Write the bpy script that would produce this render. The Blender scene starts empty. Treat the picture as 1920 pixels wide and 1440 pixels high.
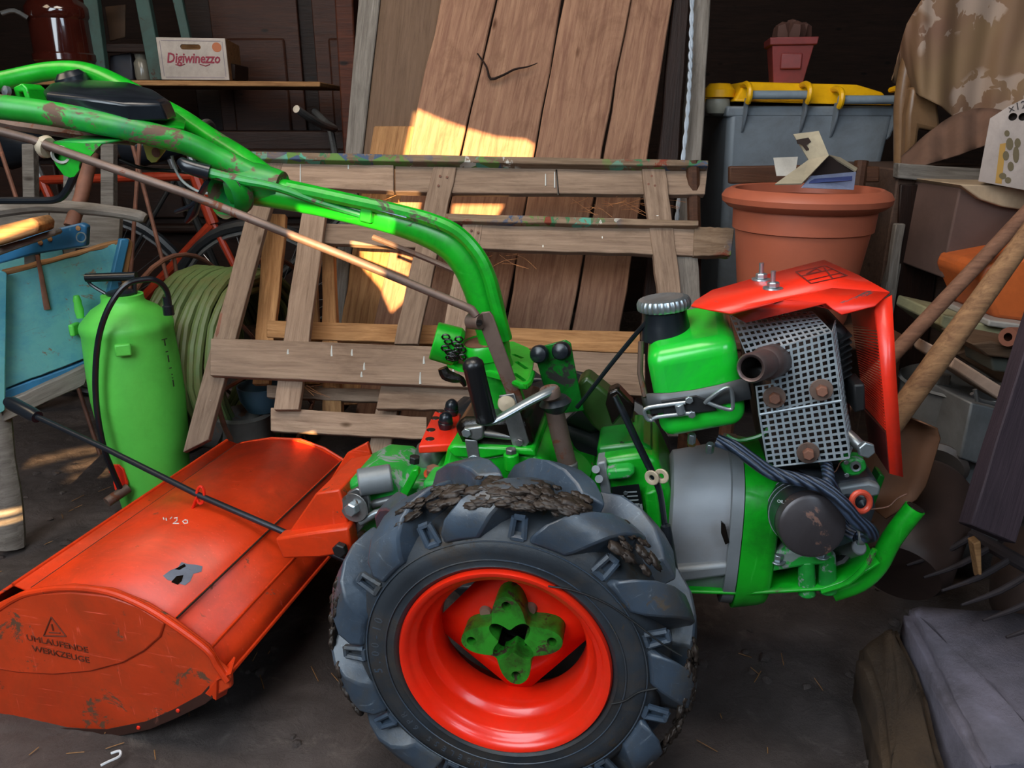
import bpy, bmesh, math, random
from mathutils import Vector, Matrix, noise
random.seed(7)
R = math.radians
sc = bpy.context.scene
COL = sc.collection
# ------------------------------------------------------------------ camera, world, lights, exposure
FPX, PITCH, CAMH = 1423.0, R(19), 0.95
cam_d = bpy.data.cameras.new('camera'); cam = bpy.data.objects.new('camera', cam_d); COL.objects.link(cam)
cam_d.sensor_width = 36; cam_d.lens = 36 * FPX / 1920; cam_d.clip_start = 0.02
cam.location = (0, 0, CAMH); cam.rotation_euler = (math.pi / 2 - PITCH, 0, 0)
sc.camera = cam
CAMP = Vector((0, 0, CAMH)); CAMR = Matrix.Rotation(math.pi / 2 - PITCH, 3, 'X')
w = bpy.data.worlds.new('world'); sc.world = w; w.use_nodes = True
w.node_tree.nodes['Background'].inputs[0].default_value = (0.55, 0.68, 1, 1)
w.node_tree.nodes['Background'].inputs[1].default_value = 1.0
SUN_D = Vector((-0.10, 0.975, -0.20)).normalized()
sd = bpy.data.lights.new('sun', 'SUN'); sd.energy = 26; sd.angle = R(0.3); sd.color = (1, 0.62, 0.28)
so = bpy.data.objects.new('sun', sd); COL.objects.link(so)
so.rotation_euler = SUN_D.to_track_quat('-Z', 'Y').to_euler(); so.location = (0.3, -3, 2)
def area(name, loc, target, sx, sy, power, color):
    l = bpy.data.lights.new(name, 'AREA'); l.shape = 'RECTANGLE'; l.size = sx; l.size_y = sy; l.energy = power; l.color = color
    o = bpy.data.objects.new(name, l); COL.objects.link(o); o.location = loc
    o.rotation_euler = (Vector(target) - Vector(loc)).to_track_quat('-Z', 'Y').to_euler(); return o
area('doorway_daylight', (-1.05, -0.72, 1.75), (0.1, 1.2, 0.4), 1.6, 1.5, 56, (0.80, 0.91, 1.0))
area('window_daylight', (0.95, -0.70, 1.95), (0.1, 1.3, 0.3), 0.9, 0.7, 13, (0.70, 0.85, 1.0))
area('warm_side_fill', (-1.9, 1.3, 2.15), (0.2, 2.0, 0.5), 0.9, 0.6, 8, (1.0, 0.80, 0.58))  # added warm fill from the upper left; the wall there has no window
area('back_fill', (-0.35, 0.75, 2.5), (0.0, 2.0, 0.6), 1.3, 0.8, 24, (1.0, 0.90, 0.80))  # added overhead fill that lifts the planks and pallet; the ceiling has no opening
vs = sc.view_settings; vs.view_transform = 'Standard'; vs.look = 'None'; vs.gamma = 1.0; vs.exposure = 0.35; vs.use_curve_mapping = False
# ------------------------------------------------------------------ geometry helpers
def lin(h):
    h = h.lstrip('#'); v = [int(h[i:i + 2], 16) / 255 for i in (0, 2, 4)]
    return tuple((c / 12.92 if c <= 0.04045 else ((c + 0.055) / 1.055) ** 2.4) for c in v) + (1,)
def ray(px, py):
    return (CAMR @ Vector(((px - 960) / FPX, (720 - py) / FPX, -1))).normalized()
class Frame:
    """a thing's own axes: x to the right, y away, z up; turned by yaw and leaning by tilt"""
    def __init__(s, o=(0, 0, 0), yaw=0, tilt=0):
        s.m = Matrix.Translation(o) @ Matrix.Rotation(-R(yaw), 4, 'Z') @ Matrix.Rotation(-R(tilt), 4, 'X'); s.i = s.m.inverted()
    def hit(s, px, py, d=0, ax=1):
        o = s.i @ CAMP; v = (s.i.to_3x3() @ ray(px, py)); t = (d - o[ax]) / v[ax]
        return o + v * t
    def z(s, px, py, z): return s.hit(px, py, z, 2)
    def w(s, p): return s.m @ Vector(p)
W0 = Frame()
class MB:
    def __init__(s): s.v = []; s.f = []
    def add(s, v, f):
        n = len(s.v); s.v += [tuple(p) for p in v]; s.f += [tuple(i + n for i in q) for q in f]; return s
    def box(s, c, sz, rot=None):
        x, y, z = [a / 2 for a in sz]; c = Vector(c); V = []
        for i in (-1, 1):
            for j in (-1, 1):
                for k in (-1, 1):
                    p = Vector((i * x, j * y, k * z)); V.append(c + (rot @ p if rot else p))
        return s.add(V, [(0, 1, 3, 2), (4, 6, 7, 5), (0, 4, 5, 1), (2, 3, 7, 6), (0, 2, 6, 4), (1, 5, 7, 3)])
    def prism(s, pts, ext):
        """pts: 3D polygon, ext: extrusion vector"""
        e = Vector(ext); n = len(pts); P = [Vector(p) for p in pts]
        return s.add(P + [p + e for p in P], [tuple(range(n)), tuple(range(2 * n - 1, n - 1, -1))] + [(i, i + n, (i + 1) % n + n, (i + 1) % n) for i in range(n)])
    def tube(s, pts, r, n=10, closed=False, smooth=0, flat=None):
        P = [Vector(p) for p in pts]; rr = list(r) if hasattr(r, '__len__') else [r] * len(P)
        if smooth: P, rr = catmull(P, rr, smooth, closed)
        m = len(P); V = []; up = None
        for i, p in enumerate(P):
            a = P[(i - 1) % m] if (i or closed) else p; b = P[(i + 1) % m] if (i < m - 1 or closed) else p
            t = (b - a).normalized()
            if up is None: up = Vector((0, 0, 1)) if abs(t.z) < 0.9 else Vector((0, 1, 0))
            x = t.cross(up)
            if x.length < 1e-5: x = t.orthogonal()
            x.normalize(); y = x.cross(t).normalized(); up = y
            for k in range(n):
                a_ = 2 * math.pi * k / n
                V.append(p + (x * math.cos(a_) + y * math.sin(a_) * (flat or 1)) * rr[i])
        F = []
        for i in range(m if closed else m - 1):
            j = (i + 1) % m
            for k in range(n): F.append((i * n + k, i * n + (k + 1) % n, j * n + (k + 1) % n, j * n + k))
        if not closed: F += [tuple(range(n - 1, -1, -1)), tuple(range((m - 1) * n, m * n))]
        return s.add(V, F)
    def lathe(s, prof, c=(0, 0, 0), axis=(0, 0, 1), n=32, caps=False, rfun=None, ref=None):
        """prof: (radius, height along axis)"""
        A = Vector(axis).normalized(); c = Vector(c)
        X = (Vector(ref) - A * A.dot(Vector(ref))).normalized() if ref else A.orthogonal().normalized()
        Y = A.cross(X); V = []
        for r, h in prof:
            for k in range(n):
                a = 2 * math.pi * k / n; q = r * (rfun(a) if rfun else 1)
                V.append(c + A * h + (X * math.cos(a) + Y * math.sin(a)) * q)
        F = [(i * n + k, i * n + (k + 1) % n, (i + 1) * n + (k + 1) % n, (i + 1) * n + k) for i in range(len(prof) - 1) for k in range(n)]
        if caps: F += [tuple(range(n - 1, -1, -1)), tuple(range((len(prof) - 1) * n, len(prof) * n))]
        return s.add(V, F)
    def cyl(s, a, b, r, r2=None, n=18):
        a = Vector(a); b = Vector(b)
        return s.lathe([(r, 0), (r if r2 is None else r2, (b - a).length)], a, b - a, n, True)
def catmull(P, rr, k, closed):
    n = len(P); O = []; Q = []
    for i in range(n if closed else n - 1):
        g = (lambda j: j % n) if closed else (lambda j: max(0, min(n - 1, j)))
        a, b, c, d = (P[g(i + j)] for j in (-1, 0, 1, 2)); r0, r1 = rr[g(i)], rr[g(i + 1)]
        for t in range(k):
            t /= k
            O.append(0.5 * ((2 * b) + (c - a) * t + (2 * a - 5 * b + 4 * c - d) * t * t + (3 * b - a - 3 * c + d) * t ** 3)); Q.append(r0 + (r1 - r0) * t)
    if not closed: O.append(P[-1]); Q.append(rr[-1])
    return O, Q
def obj(name, mb, mat, parent=None, bevel=0, smooth=35, seg=2, solid=0, sub=0, loc=None, m=None, normals=True):
    me = bpy.data.meshes.new(name); me.from_pydata(mb.v, [], mb.f); me.update()
    if normals:
        b = bmesh.new(); b.from_mesh(me); bmesh.ops.recalc_face_normals(b, faces=b.faces); b.to_mesh(me); b.free()
    if smooth:
        for p in me.polygons: p.use_smooth = True
        me.set_sharp_from_angle(angle=R(smooth))
    o = bpy.data.objects.new(name, me); COL.objects.link(o); me.materials.append(mat)
    if parent: o.parent = parent
    if m is not None: o.matrix_basis = m
    if loc is not None: o.location = loc
    if sub:
        q = o.modifiers.new('s', 'SUBSURF'); q.levels = q.render_levels = sub
    if solid:
        q = o.modifiers.new('t', 'SOLIDIFY'); q.thickness = solid; q.offset = 0
    if bevel:
        q = o.modifiers.new('b', 'BEVEL'); q.width = bevel; q.segments = seg; q.limit_method = 'ANGLE'; q.angle_limit = R(38); q.harden_normals = False
    return o
def thing(name, label, cat, frame=None, group=None):
    o = bpy.data.objects.new(name, None); COL.objects.link(o); o.empty_display_size = 0.05
    if frame: o.matrix_world = frame.m
    return tag(o, label, cat, group)
def tag(o, label, cat, group=None, kind=None):
    if label: o['label'] = label
    if cat: o['category'] = cat
    if group: o['group'] = group
    if kind: o['kind'] = kind
    return o
def lab(o, s): o['label'] = s; return o
def struct(o): o['kind'] = 'structure'; return o
def cut(o, mb, selfx=False):
    """subtract a closed mesh and bake the result"""
    c = obj('cutter', mb, bpy.data.materials[0]); c.matrix_world = o.matrix_world.copy()
    par = o.parent
    c.parent = par; c.matrix_basis = o.matrix_basis.copy()
    q = o.modifiers.new('cut', 'BOOLEAN'); q.operation = 'DIFFERENCE'; q.solver = 'EXACT'; q.use_self = selfx; q.object = c
    bpy.context.view_layer.update()
    me = bpy.data.meshes.new_from_object(o.evaluated_get(bpy.context.evaluated_depsgraph_get()))
    o.modifiers.remove(q); o.modifiers.clear(); o.data = me
    bpy.data.objects.remove(c)
    for p in me.polygons: p.use_smooth = True
    me.set_sharp_from_angle(angle=R(35))
    return o
def px(F, pts, d=0): return [F.hit(x, y, d) for x, y in pts]
def pxprism(F, pts, d0, d1, mb=None):
    """outline in the plane y=d0 of a frame, given its real depth to y=d1"""
    mb = mb or MB(); return mb.prism(px(F, pts, d0), (0, d1 - d0, 0))
def board(name, F, q, d, t, mat, parent, jit=0.0012, n=8, bevel=0.0025, label=None):
    """a sawn board: q = start-left, start-right, end-right, end-left in plane y=d of F, thickness t away; own x axis along its length"""
    a, b, c, e = px(F, q, d); p0 = (a + b) / 2; p1 = (c + e) / 2; X = (p1 - p0).normalized(); Z = Vector((0, 1, 0)); Y = Z.cross(X).normalized()
    M = Matrix((X, Y, Z)).transposed().to_4x4(); M.translation = p0; Mi = M.inverted()
    A, B, C_, E = [Mi @ v for v in (a, b, c, e)]; V = []; rnd = random.Random(name + str(q))
    for i in range(n + 1):
        s = i / n; L = A.lerp(E, s); Rr = B.lerp(C_, s)
        j1 = Vector((0, rnd.uniform(-jit, jit), 0)); j2 = Vector((0, rnd.uniform(-jit, jit), 0)); bow = rnd.uniform(-jit, jit)
        V += [L + j1 + Vector((0, 0, bow)), Rr + j2 + Vector((0, 0, bow)), Rr + j2 + Vector((0, 0, t + bow)), L + j1 + Vector((0, 0, t + bow))]
    Fc = [(3, 2, 1, 0), (n * 4, n * 4 + 1, n * 4 + 2, n * 4 + 3)]
    for i in range(n):
        for k in range(4): Fc.append((i * 4 + k, i * 4 + (k + 1) % 4, i * 4 + 4 + (k + 1) % 4, i * 4 + 4 + k))
    o = obj(name, MB().add(V, Fc), mat, parent, bevel, 40, 1, m=M)
    if label: o['label'] = label
    return o
def bar(name, p0, p1, wd, th, mat, parent, up=(0, 0, 1), bevel=0.002, jit=0.001, n=4, M0=None):
    """board between two points of the parent's space; own x along its length"""
    p0 = Vector(p0); p1 = Vector(p1); X = (p1 - p0); L = X.length; X.normalize(); Y = Vector(up).cross(X).normalized(); Z = X.cross(Y)
    M = Matrix((X, Y, Z)).transposed().to_4x4(); M.translation = p0; V = []; rnd = random.Random(name + str(p0))
    for i in range(n + 1):
        x = L * i / n
        for a, b in ((-1, -1), (1, -1), (1, 1), (-1, 1)): V.append((x, a * wd / 2 + rnd.uniform(-jit, jit), b * th / 2 + rnd.uniform(-jit, jit) * 0.5))
    Fc = [(3, 2, 1, 0), (n * 4, n * 4 + 1, n * 4 + 2, n * 4 + 3)]
    for i in range(n):
        for k in range(4): Fc.append((i * 4 + k, i * 4 + (k + 1) % 4, i * 4 + 4 + (k + 1) % 4, i * 4 + 4 + k))
    return obj(name, MB().add(V, Fc), mat, parent, bevel, 40, 1, m=M)
def text(name, s, size, mat, parent, M, ext=0.0006, shear=0, align='CENTER', sx=1, bold=0):
    cu = bpy.data.curves.new(name, 'FONT'); cu.offset = bold; cu.body = s; cu.size = size; cu.extrude = ext; cu.shear = shear; cu.align_x = align; cu.align_y = 'CENTER'; cu.resolution_u = 2
    t = bpy.data.objects.new(name, cu); COL.objects.link(t); bpy.context.view_layer.update()
    me = bpy.data.meshes.new_from_object(t.evaluated_get(bpy.context.evaluated_depsgraph_get())); bpy.data.objects.remove(t)
    me.transform(Matrix.Diagonal((sx, 1, 1, 1))); o = bpy.data.objects.new(name, me); COL.objects.link(o); me.materials.clear(); me.materials.append(mat); o.parent = parent; o.matrix_basis = M
    return o
def basis(o, x, up):
    """matrix with text axes: x along x, y along up, z = x cross up"""
    x = Vector(x).normalized(); z = x.cross(Vector(up)).normalized(); y = z.cross(x)
    M = Matrix((x, y, z)).transposed().to_4x4(); M.translation = Vector(o); return M
def hexnut(mb, c, ax, r, h, n=6): return mb.lathe([(r * 0.9, 0), (r, h * 0.1), (r, h * 0.85), (r * 0.85, h)], c, ax, n, True)
def bolt(name, c, ax, r, h, mat, parent, washer=0, wmat=None):
    o = obj(name, hexnut(MB(), c, ax, r, h), mat, parent, 0.0006, 30)
    if washer: obj('washer', MB().lathe([(washer, 0), (washer, 0.0025)], Vector(c) - Vector(ax).normalized() * 0.0015, ax, 20, True), wmat or mat, o, 0.0006)
    return o
# ------------------------------------------------------------------ materials
def nt(name):
    m = bpy.data.materials.new(name); m.use_nodes = True; t = m.node_tree; return m, t, t.nodes['Principled BSDF']
def nd(t, ty, **k):
    n = t.nodes.new(ty)
    for a, b in k.items():
        if a in n.inputs.keys() if isinstance(a, str) and a[0].isupper() else False: n.inputs[a].default_value = b
        else: setattr(n, a, b)
    return n
def ramp(t, src, a, b):
    n = t.nodes.new('ShaderNodeMapRange'); n.inputs['From Min'].default_value = a; n.inputs['From Max'].default_value = b; t.links.new(src, n.inputs['Value']); return n.outputs[0]
def mixc(t, f, a, b):
    n = t.nodes.new('ShaderNodeMix'); n.data_type = 'RGBA'
    if isinstance(f, (int, float)): n.inputs[0].default_value = f
    else: t.links.new(f, n.inputs[0])
    for i, c in ((6, a), (7, b)):
        if isinstance(c, tuple): n.inputs[i].default_value = c
        else: t.links.new(c, n.inputs[i])
    return n.outputs[2]
def coords(t, scale=(1, 1, 1)):
    tc = t.nodes.new('ShaderNodeTexCoord'); oi = t.nodes.new('ShaderNodeObjectInfo'); mu = t.nodes.new('ShaderNodeMath'); mu.operation = 'MULTIPLY'; mu.inputs[1].default_value = 17.3
    t.links.new(oi.outputs['Random'], mu.inputs[0]); ad = t.nodes.new('ShaderNodeVectorMath'); t.links.new(tc.outputs['Object'], ad.inputs[0]); t.links.new(mu.outputs[0], ad.inputs[1])
    mp = t.nodes.new('ShaderNodeMapping'); mp.inputs['Scale'].default_value = scale; t.links.new(ad.outputs[0], mp.inputs[0]); return mp.outputs[0], oi.outputs['Random']
def noi(t, co, sc_, det=4, rough=0.6, dist=0):
    n = t.nodes.new('ShaderNodeTexNoise'); n.inputs['Scale'].default_value = sc_; n.inputs['Detail'].default_value = det; n.inputs['Roughness'].default_value = rough; n.inputs['Distortion'].default_value = dist
    t.links.new(co, n.inputs['Vector']); return n.outputs[0]
def bump(t, b, src, st, dist=0.002, prev=None):
    n = t.nodes.new('ShaderNodeBump'); n.inputs['Strength'].default_value = st; n.inputs['Distance'].default_value = dist; t.links.new(src, n.inputs['Height'])
    if prev is not None: t.links.new(prev, n.inputs['Normal'])
    t.links.new(n.outputs[0], b.inputs['Normal']); return n.outputs[0]
def paint(name, col, rough=0.35, wear=0.0, wc='#5b4636', metal=0, var=0.12, sc_=9, coat=0.0, dirt=0.3, dirtc='#2c2119', bmp=0.15, wsc=14, scr=0.0, scrc=None):
    m, t, b = nt(name); co, rnd = coords(t); c = lin(col)
    n1 = noi(t, co, sc_, 5); c0 = mixc(t, ramp(t, n1, 0.3, 0.7), tuple(x * (1 - var) for x in c[:3]) + (1,), tuple(min(1, x * (1 + var)) for x in c[:3]) + (1,))
    if dirt: c0 = mixc(t, _mul(t, ramp(t, noi(t, co, sc_ * 0.8, 8, 0.75, 0.4), 0.45, 0.68), dirt), c0, lin(dirtc))
    if scr:
        for i_, (s_, r__) in enumerate((((4, 70, 70), (0.3, 0.2, 0.5)), ((60, 60, 5), (0.5, -0.4, 0.2)))):
            mp_ = t.nodes.new('ShaderNodeMapping'); mp_.inputs['Scale'].default_value = s_; mp_.inputs['Rotation'].default_value = r__; t.links.new(co, mp_.inputs[0])
            c0 = mixc(t, _mul(t, ramp(t, noi(t, mp_.outputs[0], 2.2, 5, 0.7, 0.3), 0.62, 0.72), scr), c0, lin(scrc) if scrc else tuple(min(1, x * 1.5 + 0.06) for x in c[:3]) + (1,))
    rg = rough
    if wear > 0:
        nw = noi(t, co, wsc, 9, 0.72, 0.6); k = ramp(t, nw, 0.72 - wear * 0.3, 0.75 - wear * 0.3); c0 = mixc(t, k, c0, lin(wc))
        r_ = t.nodes.new('ShaderNodeMapRange'); r_.inputs['To Min'].default_value = rough; r_.inputs['To Max'].default_value = 0.75; t.links.new(k, r_.inputs[0]); t.links.new(r_.outputs[0], b.inputs['Roughness'])
    else: b.inputs['Roughness'].default_value = rough
    t.links.new(c0, b.inputs['Base Color']); b.inputs['Metallic'].default_value = metal; b.inputs['Coat Weight'].default_value = coat
    if bmp: bump(t, b, noi(t, co, 60, 6, 0.7), bmp, 0.001)
    return m
def _mul(t, a, k):
    n = t.nodes.new('ShaderNodeMath'); n.operation = 'MULTIPLY'; n.inputs[1].default_value = k; n.use_clamp = True; t.links.new(a, n.inputs[0]); return n.outputs[0]
def wood(name, c1, c2, rough=0.85, stains=0.35, stc='#3a2519', grain=1.0, spots=0, spotc='#e8e8e0'):
    m, t, b = nt(name); co, rnd = coords(t, (1.2, 1, 1))
    mp = t.nodes.new('ShaderNodeMapping'); mp.inputs['Scale'].default_value = (1.6, 26, 26); t.links.new(co, mp.inputs[0])
    g = noi(t, mp.outputs[0], 3.0 * grain, 9, 0.65, 0.8); c0 = mixc(t, ramp(t, g, 0.32, 0.68), lin(c1), lin(c2))
    mp2 = t.nodes.new('ShaderNodeMapping'); mp2.inputs['Scale'].default_value = (2.5, 70, 70); t.links.new(co, mp2.inputs[0]); g2 = noi(t, mp2.outputs[0], 4, 6, 0.7)
    c0 = mixc(t, _mul(t, ramp(t, g2, 0.52, 0.75), 0.45), c0, lin(stc))
    mp3 = t.nodes.new('ShaderNodeMapping'); mp3.inputs['Scale'].default_value = (2.2, 5, 5); t.links.new(co, mp3.inputs[0])
    c0 = mixc(t, _mul(t, ramp(t, noi(t, mp3.outputs[0], 2.2, 7, 0.7, 1.0), 0.5, 0.8), stains), c0, lin(stc))
    vo = t.nodes.new('ShaderNodeTexVoronoi'); vo.inputs['Scale'].default_value = 5; mp4 = t.nodes.new('ShaderNodeMapping'); mp4.inputs['Scale'].default_value = (0.8, 2.2, 2.2); t.links.new(co, mp4.inputs[0]); t.links.new(mp4.outputs[0], vo.inputs[0])
    c0 = mixc(t, ramp(t, vo.outputs['Distance'], 0.10, 0.05), c0, lin(stc))
    hs = t.nodes.new('ShaderNodeHueSaturation'); v = t.nodes.new('ShaderNodeMapRange'); v.inputs['To Min'].default_value = 0.78; v.inputs['To Max'].default_value = 1.15; t.links.new(rnd, v.inputs[0]); t.links.new(v.outputs[0], hs.inputs['Value']); t.links.new(c0, hs.inputs['Color']); c0 = hs.outputs[0]
    if spots:
        v2 = t.nodes.new('ShaderNodeTexVoronoi'); v2.inputs['Scale'].default_value = 16; mp5 = t.nodes.new('ShaderNodeMapping'); mp5.inputs['Scale'].default_value = (1.3, 0.6, 0.6); t.links.new(co, mp5.inputs[0]); t.links.new(mp5.outputs[0], v2.inputs[0])
        c0 = mixc(t, ramp(t, v2.outputs['Distance'], 0.11 * spots, 0.08 * spots), c0, lin(spotc))
    t.links.new(c0, b.inputs['Base Color']); b.inputs['Roughness'].default_value = rough; b.inputs['Specular IOR Level'].default_value = 0.25
    p = bump(t, b, g, 0.5, 0.003); bump(t, b, g2, 0.35, 0.0015, p)
    return m
def splat(name, c1, c2):
    """weathered rail dotted with drips of many house paints"""
    m = wood(name, c1, c2, 0.8, 0.5, '#2e2018'); t = m.node_tree; b = t.nodes['Principled BSDF']; base = b.inputs['Base Color'].links[0].from_socket
    co, _ = coords(t, (1, 0.8, 0.8)); v = t.nodes.new('ShaderNodeTexVoronoi'); v.inputs['Scale'].default_value = 24; t.links.new(co, v.inputs[0])
    pal = t.nodes.new('ShaderNodeValToRGB'); pal.color_ramp.interpolation = 'CONSTANT'; e = pal.color_ramp.elements; e[0].color = lin('#2f6f4a'); e[1].position = 0.2; e[1].color = lin('#35506f')
    for pos, c in ((0.38, '#4ba08c'), (0.52, '#d9dcd6'), (0.63, '#7a3020'), (0.72, '#57803c')):
        q = e.new(pos); q.color = lin(c)
    sep = t.nodes.new('ShaderNodeSeparateColor'); t.links.new(v.outputs['Color'], sep.inputs[0]); t.links.new(sep.outputs[0], pal.inputs[0])
    n = noi(t, co, 22, 5, 0.7, 0.5); n2 = noi(t, co, 4, 2)
    a = t.nodes.new('ShaderNodeMath'); a.operation = 'MULTIPLY'; t.links.new(ramp(t, n, 0.48, 0.52), a.inputs[0]); t.links.new(ramp(t, n2, 0.45, 0.52), a.inputs[1])
    t.links.new(mixc(t, _mul(t, a.outputs[0], 0.85), base, pal.outputs[0]), b.inputs['Base Color']); return m
def ground(name, c1, c2, c3):
    m, t, b = nt(name); co, _ = coords(t)
    c0 = mixc(t, ramp(t, noi(t, co, 3, 8, 0.7), 0.35, 0.65), lin(c1), lin(c2)); c0 = mixc(t, _mul(t, ramp(t, noi(t, co, 11, 8, 0.75, 1), 0.55, 0.75), 0.7), c0, lin(c3))
    t.links.new(c0, b.inputs['Base Color'])
    r_ = t.nodes.new('ShaderNodeMapRange'); r_.inputs['To Min'].default_value = 0.5; r_.inputs['To Max'].default_value = 0.95; t.links.new(noi(t, co, 6, 4), r_.inputs[0]); t.links.new(r_.outputs[0], b.inputs['Roughness'])
    p = bump(t, b, noi(t, co, 14, 10, 0.75, 0.5), 1.0, 0.02); bump(t, b, noi(t, co, 90, 6, 0.8), 0.7, 0.004, p); return m
def plain(name, col, rough=0.6, metal=0, coat=0):
    m, t, b = nt(name); b.inputs['Base Color'].default_value = lin(col); b.inputs['Roughness'].default_value = rough; b.inputs['Metallic'].default_value = metal; b.inputs['Coat Weight'].default_value = coat; return m
M = {}
M['green'] = paint('tractor_green', '#11a41e', 0.34, 0.34, '#4a4a34', var=0.2, dirt=0.55, dirtc='#0c4016', coat=0.1, scr=0.25)
M['green_worn'] = paint('handlebar_green', '#178a26', 0.42, 0.62, '#5f4738', var=0.35, dirt=0.8, dirtc='#1c5f4c', sc_=13, wsc=14)
M['green_grey'] = paint('chipped_green_casting', '#1f9a38', 0.4, 0.62, '#7f8a84', var=0.25, dirt=0.5, dirtc='#0f3d20', wsc=22)
M['green_dark'] = paint('oily_green', '#0c6a1c', 0.3, 0.3, '#1d1a14', dirt=0.7, dirtc='#0b150c')
M['red'] = paint('cover_red', '#ee2e18', 0.36, 0.3, '#5d4a4a', var=0.12, dirt=0.35, dirtc='#a33322', coat=0.1, wsc=11)
M['rim_red'] = paint('rim_red', '#f0260e', 0.3, 0.0, var=0.1, dirt=0.35, dirtc='#c03a1c', coat=0.2)
M['hood'] = paint('tiller_orange', '#d5380c', 0.42, 0.26, '#6b3a22', var=0.16, dirt=0.6, dirtc='#8f2f12', sc_=8, wsc=26, scr=0.5)
M['plate_hood'] = paint('scratched_side_plate', '#c93d16', 0.45, 0.42, '#64402a', var=0.2, dirt=0.6, dirtc='#8c3a1c', sc_=7, wsc=13, scr=0.9)
M['rubber'] = paint('dusty_rubber', '#3c4856', 0.36, 0.30, '#4d4236', var=0.35, dirt=0.75, dirtc='#4c463c', sc_=9, bmp=0.6, wsc=12, scr=0.5, scrc='#7d8790')  # blue of the reflected sky is put into the base colour, under the dust
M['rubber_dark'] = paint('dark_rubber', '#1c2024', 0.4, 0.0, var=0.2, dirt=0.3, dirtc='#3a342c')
M['rubber_dirty'] = paint('muddy_rubber', '#2a2f35', 0.5, 0.42, '#3d332a', var=0.35, dirt=0.8, dirtc='#453a2f', sc_=12, bmp=0.8, wsc=12)
M['mud'] = paint('mud', '#30251e', 0.55, 0.3, '#584636', var=0.4, dirt=0.6, dirtc='#15100c', sc_=30, bmp=1.0, wsc=30)
M['steel'] = paint('worn_steel', '#8b8c8c', 0.35, 0.25, '#5a4636', metal=0.75, var=0.2, dirt=0.5, dirtc='#2c2a28')
M['rusty'] = paint('rusty_bar', '#6e5a50', 0.5, 0.5, '#6a3d28', metal=0.4, var=0.25, dirt=0.6, dirtc='#33261f', wsc=20)
M['rust'] = paint('rust', '#7a5140', 0.7, 0.4, '#8f5c48', metal=0.2, var=0.3, sc_=20)
M['zinc'] = paint('zinc', '#a9b3b8', 0.32, 0.0, metal=0.8, var=0.1, dirt=0.4)
M['alu'] = paint('grey_casting', '#7f8488', 0.5, 0.0, metal=0.35, var=0.16, dirt=0.5, dirtc='#6c6862', sc_=5, bmp=0.4)
M['perf'] = paint('perforated_steel', '#a9b2b8', 0.42, 0.1, '#7a6450', metal=0.4, var=0.15, dirt=0.3)
M['black'] = paint('black_plastic', '#14181e', 0.28, 0.0, var=0.2, dirt=0.2, dirtc='#3a3f46', bmp=0.1)
M['black_matt'] = paint('black_metal', '#101214', 0.55, 0.0, var=0.2, dirt=0.3, dirtc='#2a2622')
M['oily'] = paint('oily_black', '#15110e', 0.18, 0.3, '#2b2118', metal=0.3, var=0.4, bmp=1.0)
M['grip'] = paint('worn_black_grip', '#17191c', 0.33, 0.12, '#3a3a3c', bmp=0.3)
M['plank'] = wood('plank_wood', '#98745c', '#745242', 0.85, 0.6, '#4a2c1c')
M['pallet'] = wood('pallet_wood', '#a08874', '#7c6656', 0.88, 0.4, '#43301f', spots=0.35)
M['rail'] = splat('paint_spattered_wood', '#8d7864', '#65513f')
M['greywood'] = wood('grey_wood', '#878078', '#5f5851', 0.9, 0.4, '#332b24')
M['warmwood'] = wood('warm_wood', '#b08458', '#7d5736', 0.85, 0.3, '#4a2c1c')
M['board_dark'] = wood('smooth_brown_board', '#66503f', '#54402f', 0.7, 0.25, '#2c1c14')
M['darkwood'] = wood('dark_furniture', '#28150d', '#190d08', 0.55, 0.4, '#100806')
M['redwood'] = wood('reddish_post', '#5d2e1a', '#3a1a0f', 0.6, 0.4, '#1c0c07')
M['earth'] = ground('packed_earth', '#423936', '#665a56', '#8a7d76')
M['stone'] = ground('rough_stone', '#57545a', '#716d72', '#3c3838')
M['stone_side'] = ground('ochre_stone', '#5c4834', '#46362a', '#2f251e')
M['wall'] = wood('wall_boards', '#2a1b14', '#1b110c', 0.9, 0.5, '#0c0705')
M['terracotta'] = paint('terracotta_plastic', '#a4573e', 0.5, 0.0, var=0.08, dirt=0.35, dirtc='#8f4f40', bmp=0.05)
M['lime'] = paint('lime_plastic', '#5ccb4c', 0.5, 0.05, '#2c5a20', var=0.08, dirt=0.3, dirtc='#3f9030', bmp=0.05)
# ------------------------------------------------------------------ the shed
def heightmap(x, y):
    return 0.010 * noise.noise(Vector((x * 2.2, y * 2.2, 0))) + 0.011 * noise.noise(Vector((x * 7, y * 7, 3))) + 0.007 * abs(noise.noise(Vector((x * 19, y * 19, 7)))) + 0.003 * noise.noise(Vector((x * 45, y * 45, 9))) - 0.015
V = []; F = []; NX, NY = 520, 440
for j in range(NY + 1):
    for i in range(NX + 1):
        x = -3.1 + 5.9 * i / NX; y = -0.98 + 5.0 * j / NY; V.append((x, y, heightmap(x, y)))
for j in range(NY):
    for i in range(NX):
        a = j * (NX + 1) + i; F.append((a, a + 1, a + NX + 2, a + NX + 1))
fl = struct(obj('floor', MB().add(V, F), M['earth'], smooth=180, normals=False))
PL = Frame((0, 1.97, 0), 0, 10)
PA = Frame((0, 1.42, 0), 0, 33)
struct(obj('wall_back', MB().box((-0.15, 4.03, 1.35), (5.9, 0.06, 2.9)), M['wall'], smooth=0))
struct(obj('wall_left', MB().box((-3.1, 1.52, 1.35), (0.06, 5.0, 2.9)), M['wall'], smooth=0))
struct(obj('wall_right', MB().box((2.75, 1.52, 1.35), (0.06, 5.0, 2.9)), M['wall'], smooth=0))
struct(obj('ceiling', MB().box((-0.15, 1.52, 2.78), (5.9, 5.1, 0.06)), M['wall'], smooth=0))
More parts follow.
